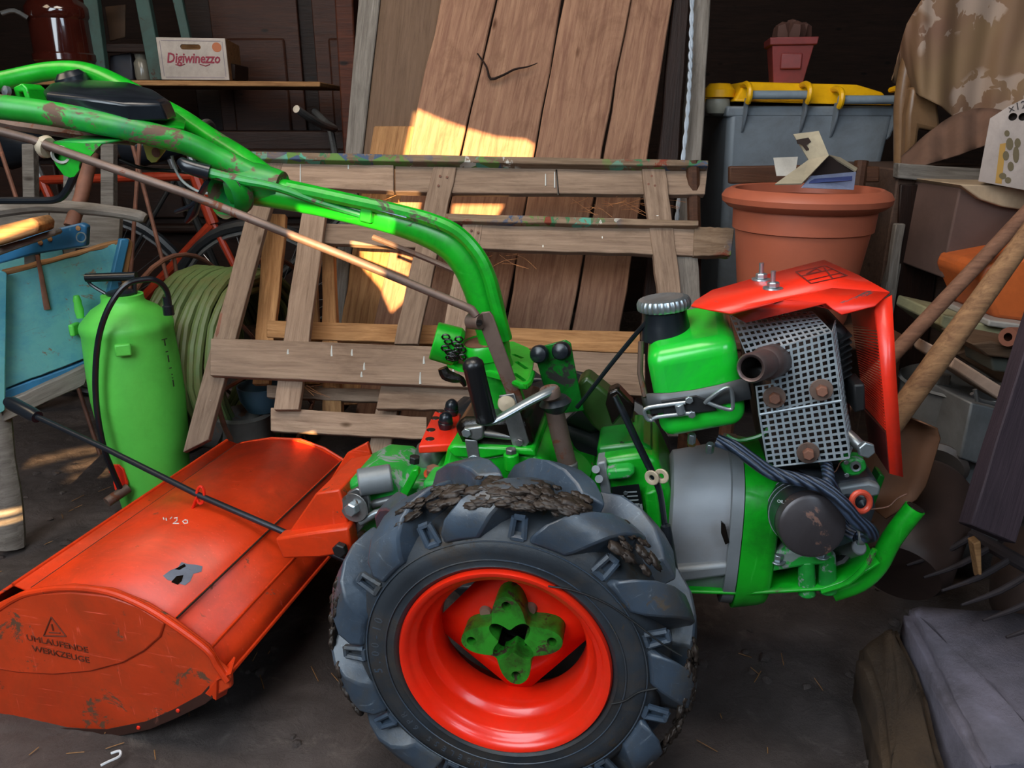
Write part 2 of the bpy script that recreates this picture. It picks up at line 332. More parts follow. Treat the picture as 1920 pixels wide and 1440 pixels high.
wf = struct(obj('wall_front', MB().box((-0.15, -1.0, 1.35), (5.9, 0.06, 2.9)), M['wall'], smooth=0))
holes = MB()  # added gaps in the unseen front wall, outlined to throw the sun patches
def hole(pts):
    Q = []
    for p in pts:
        k = (-1.05 - p.y) / SUN_D.y; Q.append(p + SUN_D * k)
    holes.prism(Q, SUN_D * 0.12)
hole([PL.w(PL.hit(*p, 0)) for p in ((776, 203), (830, 226), (880, 243), (930, 257), (985, 262), (1003, 272), (996, 305), (755, 302))])
hole([PL.w(PL.hit(*p, 0)) for p in ((735, 376), (752, 376), (788, 376), (783, 402), (730, 398))])
hole([PL.w(PL.hit(*p, 0)) for p in ((850, 384), (944, 384), (930, 408), (848, 406))])
hole([PL.w(PL.hit(*p, 0.03)) for p in ((676, 455), (775, 470), (762, 560), (735, 585), (715, 540), (680, 500))])
for q in ([(28, 872), (190, 840), (192, 848), (30, 884)], [(98, 884), (200, 862), (204, 874), (120, 890)], [(95, 910), (190, 892), (190, 899), (110, 916)]):
    hole([W0.z(x, y, 0) for x, y in q])
hole([W0.hit(x, y, 1.61) for x, y in ((543, 850), (560, 818), (588, 812), (592, 832), (570, 862), (550, 866))])
hole([W0.hit(x, y, 1.5) for x, y in ((-5, 448), (-5, 432), (62, 410), (72, 420))])
cut(wf, holes, True)
for i, x in enumerate((-2.2, -0.9, 0.4, 1.7)):
    struct(obj('trim_%d' % (i + 1), MB().box((x, 1.5, 2.68), (0.14, 4.9, 0.16)), M['darkwood'], bevel=0.006))
po = struct(obj('trim_5', MB().prism([W0.hit(630, 0, 2.75) + Vector((0, 0, 0.5)), W0.hit(668, 0, 2.75) + Vector((0, 0, 0.5)), W0.hit(666, 300, 2.75) - Vector((0, 0, 0.7)), W0.hit(640, 300, 2.75) - Vector((0, 0, 0.7))], (0, 0.1, 0)), M['redwood'], bevel=0.006))
# ------------------------------------------------------------------ planks leaning behind the pallet
def plank(q, d, t, mat, label, name='plank', n=14, jit=0.003, group=None, cat='plank'):
    r = board(name, PL, q, d, t, mat, None, jit, n, 0.003)
    r.matrix_basis = PL.m @ r.matrix_basis
    return tag(r, label, cat, group)
def ext(a, b, y):  # point on the line a-b at pixel row y
    return (a[0] + (b[0] - a[0]) * (y - a[1]) / (b[1] - a[1]), y)
def pq(tl, tr, bl, br, y0=-160, y1=None):
    return [ext(tl, bl, y0), ext(tr, br, y0), ext(tr, br, y1), ext(tl, bl, y1)]
plank(pq((826, 0), (931, 0), (700, 610), (786, 610), y1=800), 0.0, 0.028, M['plank'], 'wide rough plank at the left end of the leaning row, crossed by the sun patch')
plank(pq((934, 0), (1054, 0), (790, 610), (945, 610), y1=800), 0.004, 0.028, M['plank'], 'second rough plank of the leaning row, with a dried twig hanging across it')
plank(pq((1057, 0), (1181, 0), (949, 610), (1070, 610), y1=800), -0.003, 0.028, M['plank'], 'third plank of the leaning row, right of the dark straight joint')
plank(pq((1184, 0), (1259, 0), (1074, 610), (1165, 610), y1=800), 0.006, 0.03, M['plank'], 'narrow wavy-edged plank at the right end of the leaning row')
plank(pq((714, 0), (836, 0), (650, 560), (775, 560), y1=760), 0.045, 0.018, M['board_dark'], 'smooth brown board behind the left edge of the leaning planks', 'board', jit=0.0005)
plank(pq((672, 0), (712, 0), (624, 560), (648, 560), y1=760), 0.04, 0.03, M['greywood'], 'narrow greyish board beside the reddish post', 'board', jit=0.0005)
plank(pq((700, 240), (790, 250), (640, 600), (730, 600), y0=236, y1=760), 0.028, 0.014, M['warmwood'], 'short pale board standing low behind the leaning planks', 'board')
plank(pq((1262, 0), (1292, 0), (1222, 420), (1262, 420), y1=820), 0.03, 0.03, M['darkwood'], 'dark ridged board just right of the leaning planks', 'board')
plank(pq((1303, 0), (1334, 0), (1272, 420), (1306, 420), y1=820), 0.05, 0.04, M['greywood'], 'pale upright board between the leaning planks and the wheelie bin', 'board')
tw = obj('twig', MB().tube([PL.hit(x, y, -0.012) for x, y in ((895, 100), (912, 125), (920, 148), (945, 140), (965, 130), (990, 125), (1008, 118))], [0.002, 0.003, 0.004, 0.003, 0.003, 0.002, 0.001], 6, smooth=3), M['darkwood']); tag(tw, 'dried twig hanging over the joint of the first two leaning planks', 'twig')
P = [PL.hit(1300, -140, 0.02), PL.hit(1296, 60, 0.02), PL.hit(1290, 200, 0.02), PL.hit(1270, 400, 0.02), PL.hit(1262, 520, 0.02)]
cp, _ = catmull(P, [1] * 5, 24, False); tb = MB()
for s in (0, math.pi): tb.tube([p + Vector((math.cos(i * 0.9 + s) * 0.003, math.sin(i * 0.9 + s) * 0.003, 0)) for i, p in enumerate(cp)], 0.0035, 6)
o = obj('rope', tb, paint('rope_blue_white', '#a9b4c0', 0.8)); o.matrix_basis = PL.m; tag(o, 'thin pale twisted rope hanging beside the dark ridged board', 'rope')
tw.matrix_basis = PL.m
# ------------------------------------------------------------------ pallet
pal = thing('pallet', 'weathered wooden pallet leaning behind the green tractor, its top edge spattered with paint', 'pallet', PA)
MP = M['pallet']
for q, d, t, mt, n_ in (
    ([(470, 283), (470, 297), (1328, 312), (1328, 301)], -0.022, 0.04, M['rail'], 'top_rail'),
    ([(475, 298), (475, 346), (738, 359), (738, 304)], 0.0, 0.02, MP, 'slat'),
    ([(741, 304), (741, 360), (1322, 364), (1328, 308)], 0.003, 0.02, MP, 'slat'),
    ([(835, 400), (835, 414), (1310, 424), (1310, 413)], -0.020, 0.04, M['rail'], 'middle_rail'),
    ([(905, 415), (898, 466), (1303, 479), (1305, 424)], 0.0, 0.02, MP, 'slat'),
    ([(1302, 424), (1300, 480), (1371, 478), (1377, 428)], -0.004, 0.024, M['rail'], 'slat'),
    ([(607, 418), (604, 456), (868, 468), (872, 430)], 0.026, 0.02, MP, 'slat'),
    ([(395, 634), (393, 704), (1210, 742), (1210, 663)], -0.024, 0.022, MP, 'slat'),
    ([(500, 600), (500, 632), (1200, 662), (1200, 622)], 0.085, 0.02, M['warmwood'], 'slat'),  # warm wood tone carries the orange bounce light on this back slat
    ([(715, 720), (705, 766), (878, 770), (884, 726)], 0.0, 0.02, MP, 'slat'),
    ([(507, 764), (507, 808), (800, 824), (800, 782)], 0.02, 0.02, MP, 'slat'),
    ([(500, 722), (500, 745), (720, 754), (720, 730)], 0.085, 0.02, MP, 'slat'),
    ([(493, 286), (535, 290), (390, 824), (343, 848)], -0.002, 0.02, MP, 'lath'),
    ([(570, 370), (615, 372), (560, 768), (512, 768)], -0.002, 0.02, MP, 'lath'),
    ([(812, 312), (856, 313), (783, 645), (738, 645)], -0.004, 0.02, MP, 'lath'),
    ([(868, 418), (905, 420), (868, 652), (825, 652)], -0.002, 0.02, MP, 'lath'),
    ([(1203, 313), (1248, 316), (1279, 560), (1236, 560)], -0.005, 0.02, MP, 'lath'),
    ([(1262, 430), (1306, 432), (1318, 620), (1272, 620)], 0.01, 0.02, M['greywood'], 'lath'),
    ([(496, 400), (536, 402), (505, 720), (472, 720)], 0.088, 0.02, M['warmwood'], 'lath'),  # back laths in warmer wood; orange bounce from lit planks put into their colour
    ([(604, 430), (622, 430), (640, 780), (604, 780)], 0.09, 0.035, M['warmwood'], 'lath'),
    ([(705, 766), (745, 767), (722, 905), (680, 905)], 0.045, 0.02, MP, 'lath'),
    ([(565, 420), (590, 420), (600, 720), (560, 720)], 0.10, 0.02, M['warmwood'], 'lath'),
):
    board(n_, PA, q, d, t, mt, pal, 0.0012, 10, 0.0015)
fb = MB(); rb = random.Random(21)
for (cx, cy, n_) in ((1130, 385, 16), (1180, 372, 10), (930, 490, 8), (700, 380, 8), (560, 715, 5)):
    for k in range(n_):
        x, y = cx + rb.uniform(-60, 60), cy + rb.uniform(-14, 14); L_ = rb.uniform(20, 55); a = rb.uniform(-0.5, 0.7)
        fb.tube([PA.hit(x, y, 0.01), PA.hit(x + L_ * 0.5, y + L_ * 0.5 * a + rb.uniform(-6, 6), 0.03), PA.hit(x + L_, y + L_ * a, 0.02)], 0.00045, 4, smooth=3)
obj('straw_fibres', fb, plain('straw_fibre', '#b5794c', 0.8), pal, smooth=0)['kind'] = 'stuff'
dr_ = MB()
for x, y, l_ in ((660, 655, 12), (683, 680, 14), (678, 697, 10), (795, 668, 14), (788, 698, 22), (622, 648, 20), (540, 655, 9), (850, 690, 8), (1075, 690, 16)):
    dr_.tube([PA.hit(x, y, -0.0245), PA.hit(x - 0.5, y + l_ * 0.6, -0.0245), PA.hit(x, y + l_, -0.0242)], [0.0012, 0.0022, 0.0028], 6, flat=0.5)
for x, y, l_ in ((1040, 322, 30), (1023, 326, 22), (563, 308, 34), (653, 305, 12), (480, 420, 16)):
    dr_.tube([PA.hit(x, y, -0.0008), PA.hit(x, y + l_, -0.0008)], [0.0012, 0.0016], 6, flat=0.5)
obj('paint_drips', dr_, paint('drip_white', '#b9bcb8', 0.6), pal)['kind'] = 'stuff'
obj('saw_mark', MB().tube([PA.hit(1043, 318, 0.002), PA.hit(1047, 366, 0.002)], 0.0022, 6, flat=0.4), M['oily'], pal)
nm = MB()
for x, y in ((825, 330), (838, 332), (822, 348), (884, 432), (896, 436), (1216, 345), (1228, 348), (1222, 330), (515, 302), (500, 318)):
    nm.cyl(PA.hit(x, y, -0.004), PA.hit(x, y, -0.007), 0.003, n=8)
obj('nail_heads', nm, M['rust'], pal)['kind'] = 'stuff'
for k, (a, b) in enumerate((((520, 618), (545, 700)),)): pass
# ------------------------------------------------------------------ the two-wheel tractor
o0 = W0.hit(944, 1240, 0.84)
T = Frame((o0.x, 0.84, 0), 10)
tr = thing('two_wheel_tractor', 'green walk-behind two-wheel tractor with red engine cover and one red-rimmed lug tyre in front', 'tractor', T)
C0 = T.hit(944, 1240, 0); C0.z = 0.264
def lugmesh(side):
    b = MB(); path = [(0.249, 0.066, -17, 8), (0.253, 0.053, -15, 9), (0.2575, 0.036, -11, 10.5), (0.2555, 0.018, -6, 12), (0.246, 0.001, -1, 14), (0.229, -0.0105, 3.5, 15.5), (0.211, -0.0125, 6.5, 15.5), (0.196, -0.0085, 8, 13)]
    inn = [(0.215, 0.066), (0.22, 0.055), (0.218, 0.038), (0.214, 0.026), (0.208, 0.018), (0.203, 0.010), (0.196, 0.006), (0.190, 0.004)]
    V = []
    for (r, v, a, w_), (ri, vi) in zip(path, inn):
        if side: v = 0.13 - v; vi = 0.13 - vi
        for rr, vv, aa in ((r, v, a - w_ / 2), (r, v, a - w_ / 6), (r, v, a + w_ / 6), (r, v, a + w_ / 2), (ri, vi, a + w_ / 2 + 1.5), (ri, vi, a - w_ / 2 - 1.5)):
            V.append((rr * math.cos(R(aa)), vv, rr * math.sin(R(aa))))
    n = len(path); F = [(5, 4, 3, 2, 1, 0), tuple((n - 1) * 6 + k for k in range(6))]
    for i in range(n - 1):
        for k in range(6): F.append((i * 6 + k, i * 6 + (k + 1) % 6, i * 6 + 6 + (k + 1) % 6, i * 6 + 6 + k))
    return b.add(V, F)
def slotmesh():
    r0, r1, s, v = 0.196, 0.224, 0.0085, -0.0035
    b = MB(); P = [(r0, v + 0.001, -s), (r1, v + 0.0035, -s * 0.8), (r1, v + 0.0035, s * 0.8), (r0, v + 0.001, s)]
    for i in range(4): b.tube([P[i], P[(i + 1) % 4]], 0.0042, 6)
    b.add([(r0, v + 0.006, -s), (r1, v + 0.009, -s), (r1, v + 0.009, s), (r0, v + 0.006, s)], [(0, 1, 2, 3)])
    return b
carc = [(0.140, 0.012), (0.146, 0.001), (0.150, -0.003), (0.152, -0.0045), (0.155, -0.003), (0.172, -0.0065), (0.186, -0.0065), (0.188, -0.0045), (0.197, -0.002), (0.209, 0.010), (0.218, 0.028), (0.222, 0.05), (0.223, 0.065)]
carc = carc + [(r, 0.13 - v) for r, v in reversed(carc[:-1])]
def wheel(loc, near):
    ty = obj('tyre', MB().lathe(carc, (0, 0, 0), (0, 1, 0), 96), M['rubber_dirty'], tr, 0, 60, loc=loc)
    me = {}
    for k in range(11):
        for s in (0, 1):
            a = R(-(97.5 + 32.727 * k + (16.36 if s else 0)))
            o = bpy.data.objects.new('lug', me[s]) if s in me else obj('lug', lugmesh(s), M['rubber'], ty, 0.003, 40)
            if s not in me: me[s] = o.data
            else:
                COL.objects.link(o); o.parent = ty; q = o.modifiers.new('b', 'BEVEL'); q.width = 0.003; q.segments = 2; q.limit_method = 'ANGLE'; q.angle_limit = R(38)
            o.rotation_euler = (0, a, 0)
            # lugs chase the turning direction
        if near:
            a = R(-(84.5 + 32.727 * k))
            o = bpy.data.objects.new('slot_rim', me['r']) if 'r' in me else obj('slot_rim', slotmesh(), M['rubber'], ty, 0, 40)
            if 'r' not in me: me['r'] = o.data
            else: COL.objects.link(o); o.parent = ty
            o.rotation_euler = (0, a, 0)
    return ty
ty = wheel(C0, True)
# sidewall lettering and fine rings
for s, a0, st in (('6PR TRACTION', 150, 6.5), ('5.00 - 10', 250, 6), ('TRACTOR', 20, 7)):
    pass
ring = MB()
for r in (0.163, 0.190): ring.tube([(r * math.cos(a / 96 * 6.2832), -0.0060, r * math.sin(a / 96 * 6.2832)) for a in range(96)], 0.0009, 5, True)
obj('sidewall_ring', ring, M['rubber'], ty)
def arctext(s, a0, step, r, size, mat):
    for i, ch in enumerate(s):
        if ch == ' ': continue
        a = R(a0 + step * i); pos = Vector((r * math.cos(a), -0.0062, r * math.sin(a))); up = Vector((math.cos(a), 0, math.sin(a))); xx = Vector((math.sin(a), 0, -math.cos(a)))
        o = text('letter', ch, size, mat, ty, basis(pos, xx, up), 0.0008)
arctext('TUBELESS 6PR', 262, -4.2, 0.174, 0.013, M['rubber'])
arctext('5.00-10', 190, -4.5, 0.177, 0.017, M['rubber'])
# black cord lying over the tyre
cd = [(0.163 * 1.0, 62), (0.175, 48), (0.187, 36), (0.20, 28), (0.214, 24), (0.226, 20), (0.238, 17)]
obj('thin_black_cord', MB().tube([(r * math.cos(R(a)), -0.008 - 0.003 * (r > 0.19), r * math.sin(R(a))) for r, a in ((0.146, 66), (0.16, 55), (0.176, 42), (0.19, 31), (0.205, 23), (0.22, 17), (0.236, 13))], 0.0012, 6, smooth=4).tube([(r * math.cos(R(a)), -0.0085, r * math.sin(R(a))) for r, a in ((0.15, -14), (0.165, -10), (0.18, -4), (0.20, -1), (0.222, 1))], 0.0013, 6, smooth=4), M['black_matt'], ty)
# rim
rp_ = [(0.1335, 0.004), (0.137, -0.001), (0.1410, -0.0045), (0.1435, -0.002), (0.1425, 0.006)]
rimo = obj('rim', MB().lathe([(0.1435, 0.010), (0.1445, -0.001), (0.1425, -0.0055), (0.1385, -0.005), (0.134, 0.001), (0.131, 0.006), (0.126, 0.008), (0.124, 0.014), (0.1195, 0.030), (0.118, 0.036), (0.1115, 0.040), (0.1085, 0.046), (0.1075, 0.088), (0.113, 0.094), (0.124, 0.10), (0.135, 0.13)], (0, 0, 0), (0, 1, 0), 96), M['rim_red'], tr, 0, 55, loc=C0, solid=0.002)
# disc: rounded square reaching the barrel at its corners
N = 96; dv = []; 
def dr(a):
    c = max(abs(math.cos(a - R(50))), abs(math.sin(a - R(50)))); sq = 0.086 / c
    return min(0.1078, sq)
disc = MB()
for r_, v_ in ((0.028, 0.078), (0.05, 0.076), (0.066, 0.078)):
    for k in range(N):
        a = 6.28318 * k / N; dv.append((r_ * math.cos(a), v_, r_ * math.sin(a)))
for k in range(N):
    a = 6.28318 * k / N; dv.append((dr(a) * math.cos(a), 0.084, dr(a) * math.sin(a)))
disc.add(dv, [(i * N + k, i * N + (k + 1) % N, (i + 1) * N + (k + 1) % N, (i + 1) * N + k) for i in range(3) for k in range(N)])
dsk = obj('wheel_disc', disc, M['rim_red'], rimo, 0, 60, solid=0.004)
for k in range(4):
    a = R(57 + 90 * k) ; p_ = (0.047 * math.cos(a), 0.0745, 0.047 * math.sin(a))
    obj('wheel_stud', MB().lathe([(0.0, -0.006), (0.0075, -0.0055), (0.0095, -0.001), (0.0095, 0.002)], p_, (0, 1, 0), 16), paint('stud_end', '#8d6a5a', 0.6, 0.3, '#4a3a34') if k == 0 else bpy.data.materials['stud_end'], rimo)
# green four-lobed hub flange
def lob(a): return 0.0545 + 0.0175 * math.cos(4 * (a - R(97)))
def star(a): return 0.028 + 0.0095 * math.cos(4 * (a - R(52)))
hub = MB(); hv = []; NH = 80
HC = Vector((0.0035, 0, 0.006))
for fun, v_ in ((star, 0.040), (lob, 0.040), (lob, 0.077), (star, 0.077)):
    for k in range(NH):
        a = 6.28318 * k / NH; hv.append(HC + Vector((fun(a) * math.cos(a), v_, fun(a) * math.sin(a))))
hf = [(i * NH + k, i * NH + (k + 1) % NH, ((i + 1) % 4) * NH + (k + 1) % NH, ((i + 1) % 4) * NH + k) for i in range(4) for k in range(NH)]
hubo = obj('hub_flange', hub.add(hv, hf), paint('hub_green', '#2c8a22', 0.38, 0.5, '#3a2418', dirt=0.95, dirtc='#24180e', sc_=20, wsc=30), tr, 0.0, 40, loc=C0)
hc_ = MB()
for k in range(4):
    a = R(97 + 90 * k); p_ = HC + Vector((0.057 * math.cos(a), 0, 0.057 * math.sin(a))); hc_.cyl(p_ + Vector((0, 0.03, 0)), p_ + Vector((0, 0.06, 0)), 0.0068, n=20)
cut(hubo, hc_)
obj('axle_socket', MB().lathe([(0.027, 0.066), (0.026, 0.11), (0.0, 0.11)], (0, 0, 0), (0, 1, 0), 32), M['oily'], hubo)
# mud on the tyre
def mudblob(parts, seed, name='mud', parent=None):
    b = bmesh.new()
    for c, r in parts:
        g = bmesh.ops.create_icosphere(b, subdivisions=4, radius=1); 
        for v in g['verts']:
            d = v.co.copy(); k = 1 + 0.35 * noise.noise(d * 2.2 + Vector((seed, c[0] * 50, 0))) + 0.22 * noise.noise(d * 6 + Vector((0, seed, 0))) + 0.12 * noise.noise(d * 14)
            v.co = Vector((d.x * r[0], d.y * r[1], d.z * r[2])) * k + Vector(c)
    me = bpy.data.meshes.new(name); b.to_mesh(me); b.free()
    for p in me.polygons: p.use_smooth = True
    o = bpy.data.objects.new(name, me); COL.objects.link(o); me.materials.append(M['mud']); o.parent = parent; return o
def tp(a, r, v): return (r * math.cos(R(a)), v, r * math.sin(R(a)))
mr_ = random.Random(5)
def crust(zones, seed):
    P_ = []
    for a0, a1, n_ in zones:
        for k in range(n_):
            a = mr_.uniform(a0, a1); v = mr_.choice((mr_.uniform(0.0, 0.05), mr_.uniform(0.0, 0.02))); r_ = 0.2515 if v > 0.018 else 0.238 + 0.0135 * v / 0.018
            s_ = mr_.uniform(0.003, 0.0095); P_.append((a, r_, v, s_))
    b = bmesh.new()
    for a, r_, v, s_ in P_:
        g = bmesh.ops.create_icosphere(b, subdivisions=3, radius=1); c = Vector(tp(a, r_, v)); rad = Vector((math.cos(R(a)), 0, math.sin(R(a)))); tan = Vector((-rad.z, 0, rad.x))
        for q_ in g['verts']:
            d = q_.co.copy(); k = 1 + 0.5 * noise.noise(d * 1.9 + c * 60) + 0.3 * noise.noise(d * 5 + c * 90)
            q_.co = c + (tan * d.x * s_ * 1.5 + Vector((0, d.y * s_, 0)) + rad * d.z * s_ * 0.55) * k
    me = bpy.data.meshes.new('mud'); b.to_mesh(me); b.free()
    for p in me.polygons: p.use_smooth = True
    o = bpy.data.objects.new('mud', me); COL.objects.link(o); me.materials.append(M['mud']); o.parent = ty; o['kind'] = 'stuff'
crust(((66, 100, 110), (104, 126, 40), (40, 54, 22), (-24, 10, 60), (158, 174, 26), (180, 212, 34), (-48, -28, 18)), 1)
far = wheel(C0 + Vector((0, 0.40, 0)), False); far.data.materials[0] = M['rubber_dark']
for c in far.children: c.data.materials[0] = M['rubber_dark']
obj('rim', MB().lathe([(0.145, 0.006), (0.14, 0.0), (0.11, 0.03), (0.11, 0.09), (0.14, 0.126), (0.0, 0.09)], (0, 0, 0), (0, 1, 0), 48), M['rim_red'], tr, loc=C0 + Vector((0, 0.40, 0)))
obj('axle', MB().cyl(C0 + Vector((0, 0.09, 0)), C0 + Vector((0, 0.46, 0)), 0.024), M['oily'], tr)
# ---- gearbox
G_ = M['green']
def part(name, pts, d0, d1, mat, bev=0.003, parent=tr, **k): return obj(name, pxprism(T, pts, d0, d1), mat, parent, bev, **k)
part('gearbox', [(838, 838), (870, 850), (915, 850), (960, 842), (1000, 852), (1035, 880), (1060, 930), (1110, 945), (1120, 1010), (1100, 1080), (860, 1080), (790, 980), (800, 900), (826, 890)], 0.20, 0.38, G_, 0.009)
part('gearbox_lid', [(836, 842), (850, 834), (1000, 842), (1006, 858), (960, 852), (905, 862), (850, 858)], 0.19, 0.37, G_, 0.004)
cb = part('gearbox_side', [(1115, 880), (1122, 862), (1205, 850), (1232, 862), (1262, 930), (1268, 1075), (1150, 1075), (1125, 1000)], 0.215, 0.37, G_, 0.008)
part('machined_flange', [(1118, 868), (1136, 865), (1160, 1010), (1140, 1015)], 0.205, 0.33, M['alu'], 0.003)
part('cast_rib', [(1136, 882), (1182, 878), (1192, 887), (1180, 898), (1140, 902)], 0.195, 0.22, M['green_grey'], 0.004)
part('cast_rib', [(1208, 925), (1232, 918), (1242, 1010), (1222, 1030)], 0.19, 0.22, G_, 0.004)
dp = part('data_plate', [(1146, 914), (1198, 908), (1216, 1003), (1162, 1012)], 0.204, 0.2055, plain('plate_black', '#16181a', 0.35), 0.0)
pw = plain('plate_print', '#9aa0a4', 0.5); q = MB()
for k in range(11):
    y = 922 + 7.6 * k
    for x0, x1 in ((1150 + k * 1.6, 1168 + k * 1.6), (1174 + k * 1.5, 1194 + k * 1.6)):
        if (k * 7 + int(x0)) % 5 == 0: continue
        q.prism([T.hit(a, b, 0.2036) for a, b in ((x0, y), (x1, y - 1), (x1, y + 1.4), (x0, y + 2.4))], (0, 0.0005, 0))
for x0 in (1184, 1192, 1199): q.prism([T.hit(a, b, 0.2035) for a, b in ((x0, 946), (x0 + 5, 945), (x0 + 9, 978), (x0 + 4, 980))], (0, 0.0005, 0))
obj('plate_lettering', q, pw, dp)
bolt('screw', T.hit(1173, 924, 0.204), (0, -1, 0), 0.0035, 0.002, M['zinc'], tr)
for x, y, v in ((1123, 898, 0.2), (1117, 880, 0.2)): obj('bolt', MB().cyl(T.hit(x, y, v - 0.006), T.hit(x, y, v + 0.02), 0.006), M['alu'], tr)
for x0, y0, y1 in ((1022, 878, 915), (958, 850, 880)):
    a, b = T.hit(x0, y0, 0.185), T.hit(x0 + 2, y1, 0.185); obj('bolt_boss', MB().cyl(b, a, 0.0115), G_, tr, 0.002)
    bolt('bolt', a, (0, 0, 1), 0.0085, 0.008, M['steel'], tr)
bolt('bolt', T.hit(777, 868, 0.24), (0.1, 0, 1), 0.009, 0.012, M['black_matt'], tr)
bolt('rusty_plug', T.hit(812, 888, 0.22), (0.1, -0.2, 1), 0.0115, 0.012, M['rust'], tr, 0.015, paint('orange_rust', '#b5431c', 0.6))
obj('breather_dome', MB().lathe([(0.026, 0), (0.027, 0.02), (0.022, 0.036), (0.01, 0.045), (0, 0.046)], T.hit(808, 872, 0.30), (0, 0, 1), 24), M['steel'], tr)
part('oily_cavity', [(848, 800), (870, 785), (985, 785), (1005, 835), (960, 850), (870, 845)], 0.20, 0.36, M['oily'], 0.01)
# ---- hitch towards the tiller
part('hitch_casting', [(628, 928), (650, 905), (690, 884), (735, 888), (760, 905), (800, 905), (815, 960), (790, 1010), (700, 1015), (650, 985)], 0.22, 0.34, M['green_grey'], 0.010)
obj('hitch_drum', MB().cyl(T.hit(672, 905, 0.2), T.hit(735, 895, 0.22), 0.022), M['alu'], tr, 0.003)
bolt('hitch_bolt', T.hit(664, 952, 0.185), (-0.15, -1, 0.1), 0.0115, 0.014, M['zinc'], tr, 0.024, M['steel'])
bolt('hitch_bolt', T.hit(634, 934, 0.21), (-0.9, -0.6, 0.1), 0.011, 0.012, M['rust'], tr)
obj('latch_plate', pxprism(T, [(650, 925), (668, 915), (690, 925), (694, 960), (680, 990), (662, 1010), (655, 985), (648, 955)], 0.195, 0.205), M['steel'], tr, 0.002)
obj('latch_pin', MB().tube([T.hit(676, 978, 0.19), T.hit(705, 962, 0.19), T.hit(735, 955, 0.195)], [0.007, 0.006, 0.008], 12), M['zinc'], tr)
obj('latch_pin', MB().tube([T.hit(700, 945, 0.21), T.hit(760, 930, 0.21)], 0.007, 12), M['steel'], tr)
part('hitch_lug', [(745, 935), (772, 882), (782, 880), (785, 890), (760, 938)], 0.20, 0.215, G_, 0.002)
part('hitch_step', [(790, 905), (840, 900), (850, 930), (800, 945)], 0.16, 0.22, M['green_grey'], 0.006)
# ---- orange bracket with knobs
zb = 0.475
def zp(pts, z): return [T.z(x, y, z) for x, y in pts]
ob = obj('orange_bracket', MB().prism(zp([(784, 836), (800, 800), (815, 770), (864, 774), (862, 797), (853, 832)], zb), (0, 0, -0.014)), M['red'], tr, 0.003)
q = MB()
for x, y in ((806, 823), (808, 806), (816, 784), (826, 771)): q.lathe([(0.0075, 0.0), (0.007, 0.0008), (0, 0.0009)], T.z(x, y, zb), (0, 0, 1), 16)
obj('bolt_holes', q, M['oily'], ob)
for x, y in ((835, 803), (846, 778)): obj('rubber_knob', MB().lathe([(0.010, 0), (0.0125, 0.008), (0.0125, 0.012), (0.011, 0.013), (0.0115, 0.016), (0.010, 0.024), (0.005, 0.029), (0, 0.03)], T.z(x, y, zb), (0.1, -0.1, 1), 20), M['black'], ob)
# ---- steering column
a, b = T.hit(950, 790, 0.28), T.hit(912, 660, 0.28)
obj('steering_column', MB().tube([a - (b - a) * 0.3, a, b], [0.045, 0.040, 0.034], 24), G_, tr)
obj('column_collar', MB().lathe([(0.030, 0.012), (0.036, 0.014), (0.0385, 0.010), (0.0385, -0.010), (0.034, -0.012)], T.hit(910, 655, 0.28), (-0.12, -0.05, 1), 36), G_, tr)
obj('collar_bearing', MB().lathe([(0.0, 0.013), (0.031, 0.013)], T.hit(910, 655, 0.28), (-0.12, -0.05, 1), 24), M['rust'], tr)
zq = 0.595
pl_ = obj('slotted_quadrant', MB().prism(zp([(842, 682), (846, 666), (866, 655), (920, 645), (962, 640), (990, 652), (1003, 668), (996, 700), (986, 722), (950, 708), (900, 695), (860, 690)], zq), (0, 0, -0.006)), G_, tr, 0)
sl = MB()
for x0, y0, x1, y1 in ((968, 655, 988, 668), (964, 676, 985, 690), (962, 642, 980, 649), (948, 694, 975, 706)):
    A_, B_ = T.z(x0, y0, zq + 0.02), T.z(x1, y1, zq + 0.02); dr_ = (B_ - A_).normalized(); sd_ = Vector((-dr_.y, dr_.x, 0)) * 0.0035
    sl.prism([A_ - sd_, B_ - sd_, B_ + sd_, A_ + sd_], (0, 0, -0.05))
cut(pl_, sl)
obj('quadrant_lip', MB().tube([T.z(x, y, zq - 0.004) for x, y in ((842, 684), (870, 690), (910, 697), (950, 710), (985, 724), (997, 700))], 0.0055, 8, smooth=4), G_, tr)
obj('side_lobe', MB().lathe([(0, -0.016), (0.026, -0.015), (0.031, -0.008), (0.030, 0.03), (0, 0.03)], T.hit(848, 648, 0.28), (-1, -0.2, 0.3), 28), G_, tr, 0.002)
ch = MB()
for k in range(16):
    t = k / 15; ch.tube([T.hit(836 + 30 * t + 6 * math.sin(k * 2.1), 632 + 40 * abs(math.sin(k * 1.3)) , 0.245) + Vector((0.006 * math.cos(s / 8 * 6.28), 0, 0.004 * math.sin(s / 8 * 6.28))) for s in range(8)], 0.0016, 5, True)
obj('chain', ch, M['oily'], tr)
obj('chain_bundle', MB().tube([T.hit(x, y, 0.25) for x, y in ((830, 690), (836, 702), (850, 708), (865, 712), (872, 724))], [0.008, 0.010, 0.009, 0.006, 0.003], 8, smooth=3), M['oily'], tr)
